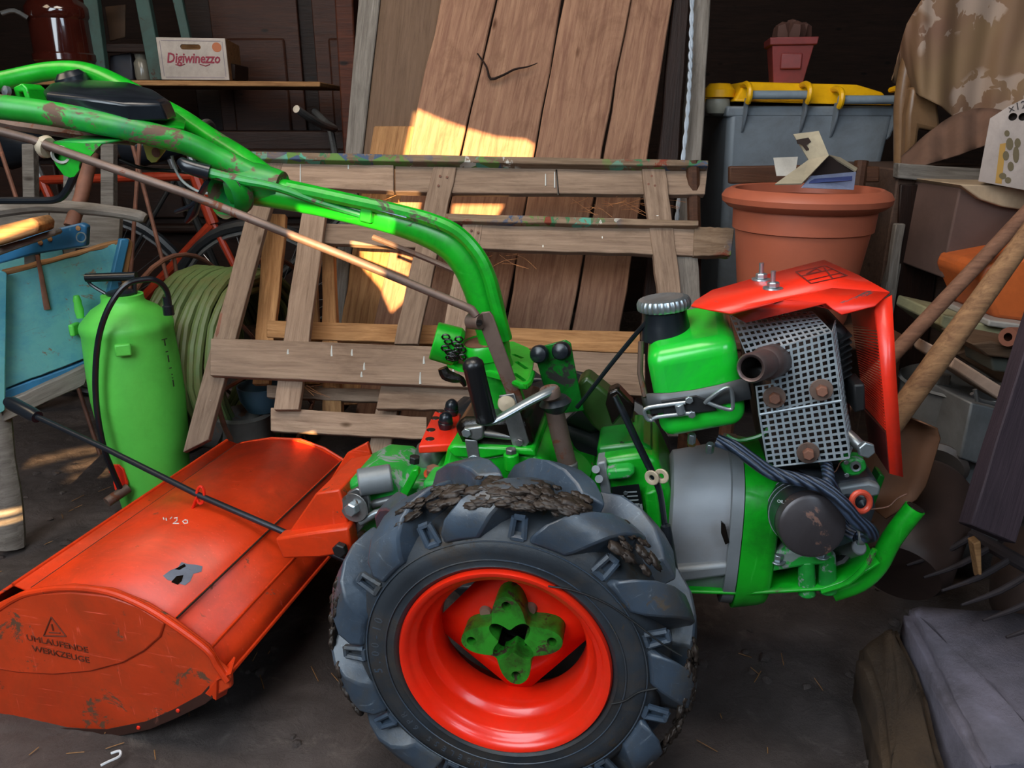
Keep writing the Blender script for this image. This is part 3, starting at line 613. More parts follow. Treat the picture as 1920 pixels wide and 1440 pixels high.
# top link at the beam foot
def link(pts, d, t, mat, name, bev=0.0012): return part(name, pts, d, d + t, mat, bev)
link([(893, 596), (903, 586), (918, 584), (924, 592), (987, 768), (962, 772), (902, 618)], 0.205, 0.004, M['rusty'], 'flat_link')
link([(935, 742), (964, 738), (992, 830), (986, 838), (966, 841), (960, 834)], 0.199, 0.004, M['steel'], 'lower_link')
obj('clevis', MB().cyl(T.hit(880, 602, 0.21), T.hit(902, 604, 0.20), 0.0115), M['rusty'], tr, 0.001)
obj('clevis_hole', MB().cyl(T.hit(899, 605, 0.1905), T.hit(899, 605, 0.194), 0.0045), M['oily'], tr)
obj('pin_knob', MB().lathe([(0, 0.004), (0.012, 0.002), (0.014, -0.002), (0.013, -0.006)], T.hit(950, 757, 0.198), (0, -1, 0.25), 24), paint('cream_nylon', '#b3a48c', 0.5, 0.2, '#6d5c48'), tr)
bolt('link_bolt', T.hit(974, 829, 0.198), (0, -1, 0), 0.0062, 0.004, M['steel'], tr)
part('clevis_fork', [(868, 803), (905, 799), (907, 822), (895, 828), (872, 820)], 0.185, 0.20, M['steel'], 0.003)
bolt('fork_bolt', T.hit(875, 811, 0.184), (0, -1, 0), 0.0075, 0.004, M['zinc'], tr)
obj('tie_rod', MB().cyl(T.hit(905, 813, 0.195), T.hit(960, 820, 0.205), 0.005), M['steel'], tr)
link([(871, 824), (894, 826), (902, 872), (892, 880), (880, 876)], 0.188, 0.004, M['steel'], 'lower_arm')
bolt('arm_bolt', T.hit(889, 868, 0.187), (0, -1, 0), 0.0085, 0.006, M['zinc'], tr, 0.012)
# crank lever with black grip
g = [T.hit(884, 672, 0.12), T.hit(887, 684, 0.12), T.hit(912, 788, 0.12)]
gl = (g[2] - g[1]).length
obj('lever_grip', MB().lathe([(0, -0.010), (0.008, -0.009), (0.0135, -0.003), (0.014, 0.0), (0.0145, 0.003), (0.0138, 0.004), (0.0142, gl), (0.012, gl + 0.002), (0, gl + 0.002)], g[1], g[2] - g[1], 40, rfun=lambda a: 1 + 0.035 * math.cos(20 * a)), M['grip'], tr, 0, 60)
obj('crank_arm', MB().tube([T.hit(900, 792, 0.12), T.hit(915, 793, 0.12), T.hit(935, 785, 0.125), T.hit(985, 757, 0.15), T.hit(1022, 738, 0.17), T.hit(1042, 730, 0.185)], [0.005, 0.006, 0.008, 0.009, 0.010, 0.009], 12, smooth=5, flat=0.6), M['zinc'], tr)
obj('crank_eye', MB().lathe([(0.0, 0.0), (0.006, 0.0), (0.007, 0.003), (0.013, 0.003), (0.015, 0), (0.015, -0.010), (0, -0.010)], T.hit(1030, 731, 0.18), (-0.2, -0.1, 1), 28), M['rusty'], tr)
obj('rubber_cup', MB().lathe([(0, 0.004), (0.018, 0.002), (0.024, -0.006), (0.020, -0.012), (0.013, -0.02)], T.hit(1040, 748, 0.20), (-0.2, 0, 1), 24), M['rubber_dark'], tr)
obj('shift_shaft', MB().tube([T.hit(1036, 750, 0.20), T.hit(1050, 815, 0.20), T.hit(1068, 885, 0.20), T.hit(1078, 930, 0.2)], [0.0135, 0.014, 0.0135, 0.013], 18, smooth=3), M['rusty'], tr)
obj('shaft_collar', MB().lathe([(0.0145, 0), (0.0165, 0.002), (0.0165, 0.012), (0.0145, 0.014)], T.hit(1062, 866, 0.20), (0.12, 0, -1), 20), M['steel'], tr)
# dark plate with knobs, guard, oily far parts
GD = M['green_dark']
part('lever_plate', [(1003, 668), (1008, 652), (1060, 638), (1070, 644), (1080, 700), (1095, 770), (1050, 776), (1018, 720)], 0.30, 0.305, GD, 0.001)
for x, y in ((1014, 663), (1055, 657)): obj('rubber_knob', MB().lathe([(0.010, 0), (0.0145, 0.004), (0.0145, 0.014), (0.012, 0.019), (0.005, 0.022), (0, 0.022)], T.hit(x, y, 0.298), (-0.1, -1, 0.2), 20), M['black'], tr)
for z_, x in ((0.43, 0), (0.40, 0.01), (0.375, 0.02)):
    obj('thin_flange', MB().lathe([(0.02, 0), (0.075, 0), (0.076, -0.003), (0.02, -0.004)], T.hit(1010, 800, 0.27) * 1.0 + Vector((0.01 + x, 0, z_ - T.hit(1010, 800, 0.27).z)), (0.05, -0.12, 1), 36), GD, tr)
part('belt_guard', [(1082, 720), (1100, 705), (1150, 745), (1180, 775), (1208, 826), (1196, 840), (1168, 848), (1110, 800), (1085, 765)], 0.32, 0.37, paint('olive_oily', '#27431a', 0.35, 0.4, '#241c12', dirt=0.7), 0.006)
obj('bowden_cable', MB().tube([T.hit(1212, 604, 0.22), T.hit(1185, 635, 0.23), T.hit(1140, 690, 0.25), T.hit(1100, 742, 0.27), T.hit(1082, 764, 0.28)], 0.0035, 8, smooth=4), M['black'], tr)
part('black_bracket', [(1140, 735), (1158, 728), (1190, 762), (1185, 790), (1165, 780), (1148, 800), (1135, 760)], 0.23, 0.26, M['oily'], 0.004)
part('green_tube_support', [(1118, 838), (1200, 828), (1225, 842), (1222, 856), (1122, 866)], 0.24, 0.36, GD, 0.006)
# long black lever in front of the bell housing
L_ = [(1153, 742), (1172, 780), (1200, 840), (1222, 885), (1238, 925), (1247, 985), (1252, 1010)]
obj('long_lever', MB().tube([T.hit(x, y, 0.17 - 0.004 * i) for i, (x, y) in enumerate(L_)], [0.007, 0.009, 0.009, 0.009, 0.008, 0.008, 0.008], 10, smooth=4, flat=0.45), M['black'], tr)
obj('lever_boot', MB().tube([T.hit(1248, 985, 0.142), T.hit(1253, 1040, 0.14), T.hit(1258, 1100, 0.14), T.hit(1260, 1138, 0.14)], [0.007, 0.011, 0.014, 0.015], 16, smooth=3), M['black'], tr)
obj('lever_tip', MB().lathe([(0, 0.02), (0.012, 0.016), (0.018, 0.0), (0.016, -0.02), (0.006, -0.03), (0, -0.03)], T.hit(1267, 1125, 0.150), (-0.1, 0, 1), 20), M['steel'], tr)
for x, y in ((1222, 896), (1240, 893)): obj('fibre_washer', MB().lathe([(0.004, 0), (0.0055, 0.001), (0.010, 0.001), (0.011, 0), (0.010, -0.003), (0.004, -0.003)], T.hit(x, y, 0.145), (-0.5, -1, 0), 24), bpy.data.materials['cream_nylon'], tr)
# ---- bell housing and flywheel housing (axes along the machine)
def along_u(name, x0, x1, yt0, yb0, yt1, yb1, v, mat, n=48, prof=None, k=4.0, squash=0.92, bev=0):
    a0, b0, a1, b1 = T.hit(x0, yt0, v), T.hit(x0, yb0, v), T.hit(x1, yt1, v), T.hit(x1, yb1, v)
    c0, c1 = (a0 + b0) / 2, (a1 + b1) / 2; r0, r1 = (a0 - b0).length / 2, (a1 - b1).length / 2; b = MB(); V = []
    pr = prof or [(0, 0.94), (0.04, 1), (0.96, 1), (1, 0.96)]
    for t, s in pr:
        c = c0.lerp(c1, t); r = (r0 + (r1 - r0) * t) * s
        for i in range(n):
            a = 6.28318 * i / n; ca, sa = math.cos(a), math.sin(a); q = (abs(ca) ** k + abs(sa) ** k) ** (-1 / k)
            V.append(c + Vector((0, ca * r * q * squash, sa * r * q)))
    m = len(pr); F = [tuple(range(n - 1, -1, -1)), tuple(range((m - 1) * n, m * n))] + [(i * n + j, i * n + (j + 1) % n, (i + 1) * n + (j + 1) % n, (i + 1) * n + j) for i in range(m - 1) for j in range(n)]
    return obj(name, b.add(V, F), mat, tr, bev, 40)
bell = along_u('bell_housing', 1250, 1372, 862, 1075, 842, 1080, 0.28, paint('scuffed_casting', '#84888e', 0.58, 0.26, '#1f8a2c', metal=0.15, var=0.15, dirt=0.5, dirtc='#7a7068', sc_=4, wsc=7), k=3.0)
along_u('bell_flange', 1352, 1374, 832, 1092, 834, 1094, 0.28, M['alu'], k=3.0)
fw = along_u('flywheel_housing', 1374, 1436, 838, 1100, 850, 1096, 0.28, G_, k=3.2, prof=[(0, 1), (0.75, 1), (0.93, 0.985), (1, 0.95)])
part('bell_foot', [(1262, 1068), (1372, 1056), (1378, 1080), (1266, 1096)], 0.17, 0.36, M['alu'], 0.006)
part('vent_slot', [(1352, 978), (1360, 985), (1368, 1018), (1360, 1022), (1352, 1000)], 0.165, 0.17, M['oily'], 0.001)
for x, y in ((1296, 830), (1330, 848)): bolt('bolt', T.hit(x, y, 0.19), (0, -0.3, 1), 0.006, 0.016, M['zinc'], tr)
# ---- skid plate
sk_ = [(1090, 1088), (1270, 1116), (1400, 1120), (1540, 1112), (1600, 1092), (1648, 1062)]
P = px(T, sk_, 0.175)
sv_ = []; sf_ = []
for p_ in P:
    for v_ in (0.0, 0.03, 0.26): sv_.append(p_ + Vector((0, v_, 0.006 if v_ == 0 else 0)))
for i in range(len(P) - 1):
    for j in range(2): sf_.append((i * 3 + j, i * 3 + 3 + j, i * 3 + 4 + j, i * 3 + 1 + j))
obj('skid_plate', MB().add(sv_, sf_), G_, tr, solid=0.004)
obj('skid_lip', MB().tube([T.hit(x, y, 0.172) for x, y in ((1540, 1110), (1590, 1092), (1622, 1062), (1640, 1030))], [0.003, 0.004, 0.004, 0.004], 8, smooth=3), M['green'], tr)
obj('bumper_tube', MB().tube([T.hit(1560, 1110, 0.22), T.hit(1610, 1092, 0.22), T.hit(1645, 1060, 0.22), T.hit(1672, 1010, 0.22), T.hit(1716, 952, 0.22)], 0.0145, 18, smooth=4), G_, tr)
obj('bumper_hollow', MB().cyl(T.hit(1716, 952, 0.22), T.hit(1717, 950.5, 0.22), 0.0125), M['oily'], tr)
part('bumper_web', [(1545, 1105), (1620, 1015), (1650, 1050), (1620, 1085)], 0.30, 0.304, GD, 0.001)
# ---- engine block
EB = paint('engine_grey', '#4b5058', 0.4, 0.2, '#24221f', metal=0.4, dirt=0.7, dirtc='#15140f')
part('crankcase', [(1436, 880), (1600, 880), (1640, 900), (1645, 960), (1615, 1060), (1440, 1085)], 0.26, 0.40, EB, 0.012)
part('engine_foot', [(1440, 1035), (1560, 1028), (1560, 1060), (1515, 1062), (1440, 1075)], 0.18, 0.36, M['green_grey'], 0.005)
for x, yt, yb in ((1513, 1062, 1115), (1552, 1050, 1110)): obj('foot_post', MB().cyl(T.hit(x, yb, 0.19), T.hit(x - 1, yt - 14, 0.19), 0.013, 0.011), M['green_grey'], tr, 0.003)
for x, y in ((1458, 1050), (1540, 1040)): bolt('foot_bolt', T.hit(x, y, 0.182), (0, -0.2, 1), 0.0075, 0.012, M['zinc'], tr, 0.011)
part('crankcase_flange', [(1440, 985), (1475, 985), (1490, 1035), (1442, 1045)], 0.22, 0.28, M['green_grey'], 0.006)
part('valve_casting', [(1570, 905), (1640, 895), (1652, 915), (1640, 935), (1580, 945)], 0.22, 0.34, EB, 0.006)
part('casting_edge', [(1572, 915), (1630, 905), (1652, 912), (1650, 930), (1600, 940), (1574, 935)], 0.205, 0.222, M['alu'], 0.004)
part('green_fin', [(1625, 945), (1650, 888), (1660, 895), (1640, 950)], 0.27, 0.30, M['green_dark'], 0.002)
mnt = part('fuel_pump', [(1576, 870), (1600, 858), (1622, 862), (1627, 880), (1612, 892), (1596, 895), (1584, 890)], 0.19, 0.215, M['green_grey'], 0.004)
obj('pump_eye', MB().lathe([(0.004, 0.003), (0.0065, 0.004), (0.0075, 0)], T.hit(1604, 874, 0.189), (0, -1, 0), 18), M['zinc'], mnt)
obj('pump_bore', MB().lathe([(0, 0.0012), (0.0045, 0.0012)], T.hit(1604, 874, 0.188), (0, -1, 0), 14), M['oily'], mnt)
for x, y in ((1586, 866), (1587, 890)): bolt('pump_screw', T.hit(x, y, 0.188), (0, -1, 0), 0.0035, 0.003, M['zinc'], tr)
bolt('banjo_bolt', T.hit(1621, 841, 0.17), (0.1, -1, 0.15), 0.0115, 0.010, M['zinc'], tr)
obj('banjo_pipe', MB().tube([T.hit(1590, 815, 0.20), T.hit(1602, 826, 0.19), T.hit(1614, 838, 0.185)], 0.008, 12), M['steel'], tr)
# cylinder and fan shroud, black
part('cylinder_cowl', [(1400, 640), (1570, 606), (1592, 620), (1600, 880), (1440, 885)], 0.24, 0.40, M['black_matt'], 0.01)
part('muffler', [(1425, 660), (1545, 632), (1575, 855), (1450, 868)], 0.175, 0.25, paint('muffler_rust', '#33241e', 0.7, 0.4, '#54341f', dirt=0.5), 0.012)
part('black_block', [(1600, 722), (1622, 720), (1624, 770), (1602, 775)], 0.2, 0.25, M['black_matt'], 0.003)
for k in range(7):
    part('cooling_fin', [(1575, 640 + 12 * k), (1598, 628 + 12 * k), (1598, 631 + 12 * k), (1575, 643 + 12 * k)], 0.23, 0.40, M['black_matt'], 0)
obj('dark_tray', MB().tube([T.hit(1362, 816, 0.19), T.hit(1386, 826, 0.19), T.hit(1430, 815, 0.19), T.hit(1445, 795, 0.19)], 0.003, 6, smooth=3), M['green_dark'], tr)
# ---- perforated heat guard
gd = MB()
def perf(A, B, C_, D, nx, ny, hole=0.66):
    """A top-left, B top-right, C bottom-right, D bottom-left"""
    for i in range(nx):
        for j in range(ny):
            def pt(u, v): return (A.lerp(B, u)).lerp(D.lerp(C_, u), v)
            u0, u1, v0, v1 = i / nx, (i + 1) / nx, j / ny, (j + 1) / ny; m = (1 - hole) / 2
            O = [pt(u0, v0), pt(u1, v0), pt(u1, v1), pt(u0, v1)]; ua, ub, va, vb = u0 + m / nx, u1 - m / nx, v0 + m / ny, v1 - m / ny
            I = [pt(ua, va), pt(ub, va), pt(ub, vb), pt(ua, vb)]
            gd.add(O + I, [(k, (k + 1) % 4, 4 + (k + 1) % 4, 4 + k) for k in range(4)])
h = T.hit
perf(h(1368, 592, 0.26), h(1524, 584, 0.26), h(1560, 622, 0.165), h(1400, 668, 0.165), 14, 7)
perf(h(1444, 655, 0.163), h(1560, 622, 0.163), h(1576, 752, 0.163), h(1456, 778, 0.163), 9, 11)
perf(h(1418, 724, 0.155), h(1455, 718, 0.155), h(1460, 770, 0.155), h(1424, 778, 0.155), 3, 5)
perf(h(1424, 778, 0.155), h(1577, 752, 0.155), h(1594, 858, 0.155), h(1440, 876, 0.155), 11, 9)
perf(h(1560, 622, 0.165), h(1566, 600, 0.25), h(1600, 836, 0.25), h(1593, 856, 0.158), 5, 20)
gu = obj('heat_guard', gd, M['perf'], tr, smooth=0, solid=0.0012)
obj('guard_edge', MB().tube([h(1418, 724, 0.154), h(1424, 778, 0.154), h(1440, 876, 0.154), h(1592, 859, 0.156)], 0.0013, 6).tube([h(1424, 777, 0.1535), h(1577, 751, 0.1535)], 0.0016, 6).tube([h(1400, 668, 0.164), h(1444, 655, 0.163), h(1448, 720, 0.16)], 0.0013, 6), M['perf'], gu)
for x, y in ((1452, 745), (1540, 731), (1515, 849)): bolt('guard_bolt', h(x, y, 0.150), (-0.1, -1, 0.1), 0.0078, 0.012, M['rust'], gu, 0.0145, M['rusty'])
a, b = h(1408, 690, 0.09), h(1452, 676, 0.17)
ep = obj('exhaust_pipe', MB().lathe([(0.0135, 0.002), (0.0165, 0), (0.018, 0.003), (0.0175, 0.05), (0.021, 0.055), (0.021, 0.10)], a, b - a, 32), paint('pipe_burnt', '#6a5a58', 0.45, 0.25, '#8a5a3c', metal=0.6), tr, solid=0.002)
obj('pipe_bore', MB().lathe([(0.0145, 0.004), (0.0145, 0.06), (0, 0.06)], a, b - a, 24), M['oily'], tr)
# ---- red cover
RC = M['red']
zA, zB = 0.722, 0.742
def zc(x, y): return T.z(x, y, zA + (zB - zA) * (x - 1296) / 370)
top = [(1296, 574), (1303, 565), (1335, 545), (1440, 515), (1545, 488), (1610, 517), (1668, 549), (1560, 541), (1470, 562), (1370, 586), (1330, 581)]
cov = obj('engine_cover', MB().add([zc(*p) for p in top], [(0, 1, 2, 10), (2, 3, 9, 10), (3, 4, 5, 7, 8, 9), (5, 6, 7)][:0] + [tuple(range(11))]), RC, tr, solid=0.002)
dF = 0.0
def onfold(x, y, ref):  # a point on the vertical flange that hangs from a fold point
    r_ = zc(*ref); return T.hit(x, y, r_.y)
fl_pts = [zc(1296, 574), zc(1330, 581), zc(1370, 586), zc(1470, 562), zc(1560, 541), zc(1668, 549)]
yv = zc(1470, 562).y
lowf = [T.hit(1300, 578, zc(1296, 574).y), T.hit(1340, 583, zc(1330, 581).y), T.hit(1398, 604, yv - 0.004), T.hit(1548, 569, yv - 0.003), T.hit(1578, 590, yv), T.hit(1640, 574, yv + 0.005)]
tb_ = MB().add([fl_pts[1], fl_pts[2], fl_pts[3], fl_pts[4], fl_pts[5], lowf[5], lowf[4], T.hit(1562, 580, yv), lowf[3], lowf[2], T.hit(1372, 590, yv - 0.004)], [(0, 1, 10), (1, 2, 8, 9, 10), (2, 3, 7, 8), (3, 4, 5, 6, 7)])
obj('cover_flange', tb_, RC, cov, smooth=20, solid=0.002)
yr = zc(1668, 549).y
stp = [T.hit(1640, 574, yr), T.hit(1644, 568, yr), T.hit(1672, 553, yr), T.hit(1680, 700, yr - 0.012), T.hit(1693, 894, yr - 0.03), T.hit(1668, 888, yr - 0.03), T.hit(1654, 720, yr - 0.015)]
obj('cover_strip', MB().add(stp, [(0, 1, 2, 3, 6), (6, 3, 4, 5)]), RC, cov, smooth=20, solid=0.002)
# right wall of the cover, running away from the strip, with louvre slots
W1 = [T.hit(1672, 553, yr), T.hit(1693, 894, yr - 0.03)]
wl = MB()
ins = [T.hit(1596, 596, 0.34), T.hit(1598, 640, 0.34), T.hit(1612, 715, 0.34), T.hit(1618, 880, 0.34)]
A_, D_ = T.hit(1640, 574, yr + 0.002), T.hit(1668, 888, yr - 0.028)
B_ = T.hit(1596, 585, 0.36); C_ = T.hit(1630, 830, 0.36)
for k in range(34):
    t0, t1 = 0.13 + k * 0.018, 0.13 + k * 0.018 + 0.009
    wl.add([A_.lerp(D_, t0), B_.lerp(C_, t0 - 0.02), B_.lerp(C_, t1 - 0.02), A_.lerp(D_, t1)], [(0, 1, 2, 3)])
obj('louvre_bars', wl, RC, cov, smooth=0, solid=0.0015)
obj('cover_wall', MB().add([A_, B_, B_.lerp(C_, 0.10), A_.lerp(D_, 0.13)], [(0, 1, 2, 3)]), RC, cov, smooth=0, solid=0.0015)
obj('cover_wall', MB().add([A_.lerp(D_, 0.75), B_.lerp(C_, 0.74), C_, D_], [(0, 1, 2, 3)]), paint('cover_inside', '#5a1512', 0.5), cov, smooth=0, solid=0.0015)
for x, y in ((1427, 526), (1449, 543)):
    p_ = zc(x, y); s_ = obj('cover_stud', MB().cyl(p_, p_ + Vector((-0.002, 0, 0.026)), 0.0035, n=12), M['zinc'], cov)
    bolt('cover_nut', p_ + Vector((0, 0, 0.003)), (-0.05, 0, 1), 0.0085, 0.008, M['zinc'], cov); obj('washer', MB().lathe([(0.0, 0.003), (0.0135, 0.003), (0.014, 0.001), (0.0135, 0)], p_, (0, 0, 1), 24), M['zinc'], cov)
dq = MB(); dm_ = plain('decal_line', '#6a2420', 0.6)
def seg(p, q, w_=0.0012):
    A, B = zc(*p) + Vector((0, 0, 0.0018)), zc(*q) + Vector((0, 0, 0.0018)); n_ = (B - A).cross(Vector((0, 0, 1))).normalized() * w_; dq.prism([A - n_, B - n_, B + n_, A + n_], (0, 0, 0.0004))
for p, q in (((1492, 512), (1548, 500)), ((1548, 500), (1588, 519)), ((1588, 519), (1520, 534)), ((1520, 534), (1492, 512)), ((1512, 516), (1530, 505)), ((1530, 505), (1540, 511)), ((1540, 511), (1512, 516)), ((1500, 520), (1560, 507)), ((1515, 528), (1575, 514)), ((1545, 504), (1560, 524))): seg(p, q)
obj('warning_decal', dq, dm_, cov)
# ---- fuel tank
tf = [h(1209, 665, 0.16), h(1380, 632, 0.16), h(1403, 801, 0.16), h(1241, 830, 0.16)]
bk = [p + Vector((0, 0.155, 0.018)) for p in tf]
pale = paint('tank_green', '#17c22c', 0.28, 0.10, '#5c4a30', var=0.15, dirt=0.5, dirtc='#2d8a4a', coat=0.2, wsc=10)
tk = obj('fuel_tank', MB().add(tf + bk, [(0, 3, 2, 1), (4, 5, 6, 7), (0, 1, 5, 4), (1, 2, 6, 5), (2, 3, 7, 6), (3, 0, 4, 7)]), pale, tr, 0.021, 60, seg=6)
cc = (tf[0] * 0.72 + tf[1] * 0.28 + bk[0] * 0.72 + bk[1] * 0.28) / 2; cc = h(1247, 606, 0.235); upv = Vector((-0.13, 0.0, 1))
obj('filler_neck', MB().lathe([(0.036, -0.02), (0.033, 0.0), (0.031, 0.012), (0.031, 0.026)], cc, upv, 32), M['black'], tk)
obj('filler_cap', MB().lathe([(0.028, 0.020), (0.035, 0.021), (0.0365, 0.024), (0.0365, 0.031), (0.034, 0.036), (0.027, 0.038), (0.02, 0.036), (0, 0.0365)], cc, upv, 96, rfun=lambda a: 1 + 0.025 * math.cos(32 * a)), M['zinc'], tk)
def onf(x, y, o=0.004): return h(x, y, 0.16 - o)
sb = [onf(1204, 700, -0.08), onf(1212, 745, 0.002), onf(1250, 750), onf(1300, 742), onf(1350, 728), onf(1400, 712, 0.002), onf(1408, 708, -0.03)]
stv = []; SB = [(1214, 738, 1222, 776), (1255, 737, 1262, 772), (1302, 731, 1308, 766), (1345, 722, 1352, 758), (1398, 708, 1407, 748)]
for x0, y0, x1, y1 in SB: stv += [onf(x0, y0), onf(x1, y1)]
stv += [h(1400, 700, 0.24), h(1408, 738, 0.24)]
stv = [h(1204, 742, 0.26), h(1210, 776, 0.26)] + stv
obj('tank_strap', MB().add(stv, [(2 * i, 2 * i + 2, 2 * i + 3, 2 * i + 1) for i in range(len(stv) // 2 - 1)]), paint('strap_steel', '#55595c', 0.45, 0.2, '#3a342e', metal=0.5), tk, solid=0.003)
obj('latch_bail', MB().tube([onf(1322, 756, 0.012), onf(1330, 748, 0.014), onf(1352, 732, 0.016), onf(1366, 727, 0.016), onf(1372, 735, 0.016), onf(1374, 762, 0.016), onf(1368, 768, 0.016), onf(1345, 762, 0.015), onf(1325, 754, 0.012)], 0.0028, 10, smooth=3), M['zinc'], tk)
obj('latch_loop', MB().tube([onf(1285, 755, 0.012), onf(1230, 762, 0.012), onf(1212, 766, 0.012), onf(1208, 772, 0.012), onf(1213, 785, 0.012), onf(1222, 788, 0.012), onf(1232, 782, 0.012), onf(1295, 775, 0.012)], 0.0028, 10, smooth=3), M['zinc'], tk)
obj('latch_plate', MB().prism([onf(1240, 752, 0.008), onf(1305, 742, 0.008), onf(1330, 752, 0.008), onf(1345, 770, 0.008), onf(1245, 782, 0.008)], (0, 0.004, 0)), M['black_matt'], tk, 0.001)
obj('latch_toggle', MB().cyl(onf(1273, 758, 0.013), onf(1278, 776, 0.013), 0.006), M['zinc'], tk, 0.001)
for x, y in ((1292, 749), (1297, 776)): bolt('latch_rivet', onf(x, y, 0.010), (0, -1, 0), 0.0055, 0.005, M['zinc'], tk)
obj('strap_bar', MB().tube([h(1202, 640, 0.2), h(1200, 700, 0.19), h(1210, 745, 0.175)], 0.004, 8, flat=2.0), M['rusty'], tk)
obj('tank_drain', hexnut(MB(), h(1296, 836, 0.2), (0, 0, 1), 0.006, 0.014), paint('brass', '#a0844c', 0.35, metal=0.8), tk)
# ---- oil filter
a, b = h(1474, 930, 0.26), h(1524, 988, 0.115)
ofl = (b - a).length
of = obj('oil_filter', MB().lathe([(0.0, -0.004), (0.038, -0.004), (0.044, 0.0), (0.044, ofl - 0.008), (0.0425, ofl - 0.003), (0.038, ofl), (0.0, ofl + 0.001)], a, b - a, 48), paint('filter_brown', '#3f3b3e', 0.35, 0.45, '#74554a', metal=0.35, wsc=8), tr)
obj('filter_label', MB().lathe([(0.0444, ofl * 0.35), (0.0444, ofl * 0.86)], a, b - a, 48), paint('filter_blue_black', '#252d36', 0.3, 0.35, '#565a5c', wsc=30), of)
q = MB(); ax = (b - a).normalized(); X = ax.orthogonal().normalized(); Y = ax.cross(X)
for k in range(3): q.tube([a + ax * ofl * (0.42 + 0.1 * k) + (X * math.cos(t) + Y * math.sin(t)) * 0.0447 for t in [s / 40 * 6.28318 for s in range(40)]], 0.0007, 4, True)
obj('filter_print', q, plain('label_print', '#8b9298', 0.5), of)
rx = Vector((0, 0, 1)).cross(-ax).normalized()
text('filter_lettering', 'OIL FILTER', 0.006, plain('label_white', '#a8adb0', 0.5), of, basis(a + ax * ofl * 0.78 + Vector((-0.030, -0.014, 0.030)), Vector((0.75, 0.1, -0.1)) , Vector((-0.3, 0.45, 0.7))), 0.0004)
# ---- hoses
def hose(name, pts, r, mat=None):
    P = [h(*p) for p in pts]; cp, _ = catmull(P, [1] * len(P), 8, False); b = MB().tube(cp, r, 12)
    # braided relief: two counter-wound bundles
    for s in (-1, 1):
        for ph in range(5):
            pass
    return obj(name, b, mat or bm_, tr)
bm_, tt, bb = nt('braided_hose'); co, _ = coords(tt, (1, 1, 1)); vo = tt.nodes.new('ShaderNodeTexWave'); vo.inputs['Scale'].default_value = 62; vo.inputs['Distortion'].default_value = 1.5; vo.bands_direction = 'DIAGONAL'; tt.links.new(co, vo.inputs[0])
tt.links.new(mixc(tt, vo.outputs[1], lin('#10141c'), lin('#39465c')), bb.inputs['Base Color']); bb.inputs['Roughness'].default_value = 0.45; bump(tt, bb, vo.outputs[1], 0.8, 0.002)
hose('fuel_hose', ((1345, 826, 0.17), (1380, 840, 0.16), (1410, 862, 0.15), (1450, 888, 0.14), (1500, 900, 0.13), (1545, 915, 0.12), (1580, 945, 0.11), (1605, 975, 0.11), (1628, 992, 0.115), (1634, 1003, 0.125), (1618, 1004, 0.14), (1600, 985, 0.16), (1575, 955, 0.17)), 0.0092)
hose('breather_hose', ((1548, 862, 0.18), (1552, 885, 0.15), (1556, 905, 0.14), (1568, 930, 0.15), (1570, 965, 0.16), (1585, 995, 0.15), (1604, 1006, 0.14)), 0.0080)
obj('hose_clip', MB().lathe([(0.009, 0), (0.0105, 0.001), (0.0105, 0.008), (0.009, 0.009)], h(1606, 1007, 0.14), (1, 0, 0.1), 20), M['zinc'], tr)
obj('dipstick_ring', MB().tube([h(1614 + 17 * math.cos(a / 20 * 6.283), 941 + 18 * math.sin(a / 20 * 6.283), 0.135 + 0.004 * math.cos(a / 20 * 6.283)) for a in range(20)], 0.0040, 10, True), paint('orange_ring', '#c84a34', 0.4), tr)
obj('dipstick_cap', MB().lathe([(0, 0.012), (0.008, 0.010), (0.010, 0), (0.010, -0.02), (0.007, -0.04)], h(1612, 945, 0.17), (0.2, -1, 0.3), 20), M['black'], tr)
obj('drain_pipe', MB().cyl(h(1560, 1045, 0.24), h(1612, 1026, 0.18), 0.011), M['alu'], tr, 0.002)
obj('mount_arm', MB().tube([h(1560, 1055, 0.2), h(1580, 1048, 0.2), h(1612, 1012, 0.2)], 0.011, 8, flat=0.5), M['black_matt'], tr)
obj('thin_wire', MB().tube([h(x, y, 0.19) for x, y in ((1532, 862), (1548, 882), (1565, 885), (1575, 868), (1583, 862))], 0.0009, 5, smooth=4).tube([h(x, y, 0.2) for x, y in ((1632, 955), (1665, 950), (1682, 935), (1700, 926))], 0.0012, 5, smooth=3), M['rust'], tr)
# ---- handlebar
GW = M['green_worn']
bm = [(930, 640, 0.28), (920, 605, 0.28), (911, 570, 0.28), (898, 528, 0.28), (879, 490, 0.28), (848, 456, 0.28), (803, 432, 0.28), (740, 411, 0.28), (670, 394, 0.28), (600, 378, 0.28), (540, 366, 0.28), (480, 356, 0.28), (438, 352, 0.28)]
beam = obj('handlebar_beam', MB().tube([h(*p) for p in bm], [0.026, 0.026, 0.027, 0.028, 0.028, 0.027, 0.025, 0.023, 0.022, 0.022, 0.023, 0.024, 0.024], 20, smooth=5), M['green'], tr)
obj('beam_ridge', MB().tube([h(x + dx, y + dy, 0.252) for (x, y, _), (dx, dy) in zip(bm[:11], ((18, -2), (18, -4), (17, -6), (17, -12), (14, -18), (8, -22), (4, -20), (0, -17), (0, -15), (0, -14), (0, -14)))], 0.010, 10, smooth=5), M['green'], beam)
obj('beam_sticker', MB().prism([h(625, 370, 0.248), h(660, 378, 0.244), h(700, 388, 0.243), h(762, 406, 0.243), h(762, 409, 0.243), h(700, 392, 0.243), h(660, 382, 0.244), h(625, 374, 0.248)], (0, 0.003, 0)), paint('sticker', '#9fb4c4', 0.5, 0.3, '#c8492a', wsc=30), beam)
part('cable_clip', [(676, 386), (698, 390), (695, 420), (672, 414)], 0.245, 0.262, G_, 0.002)
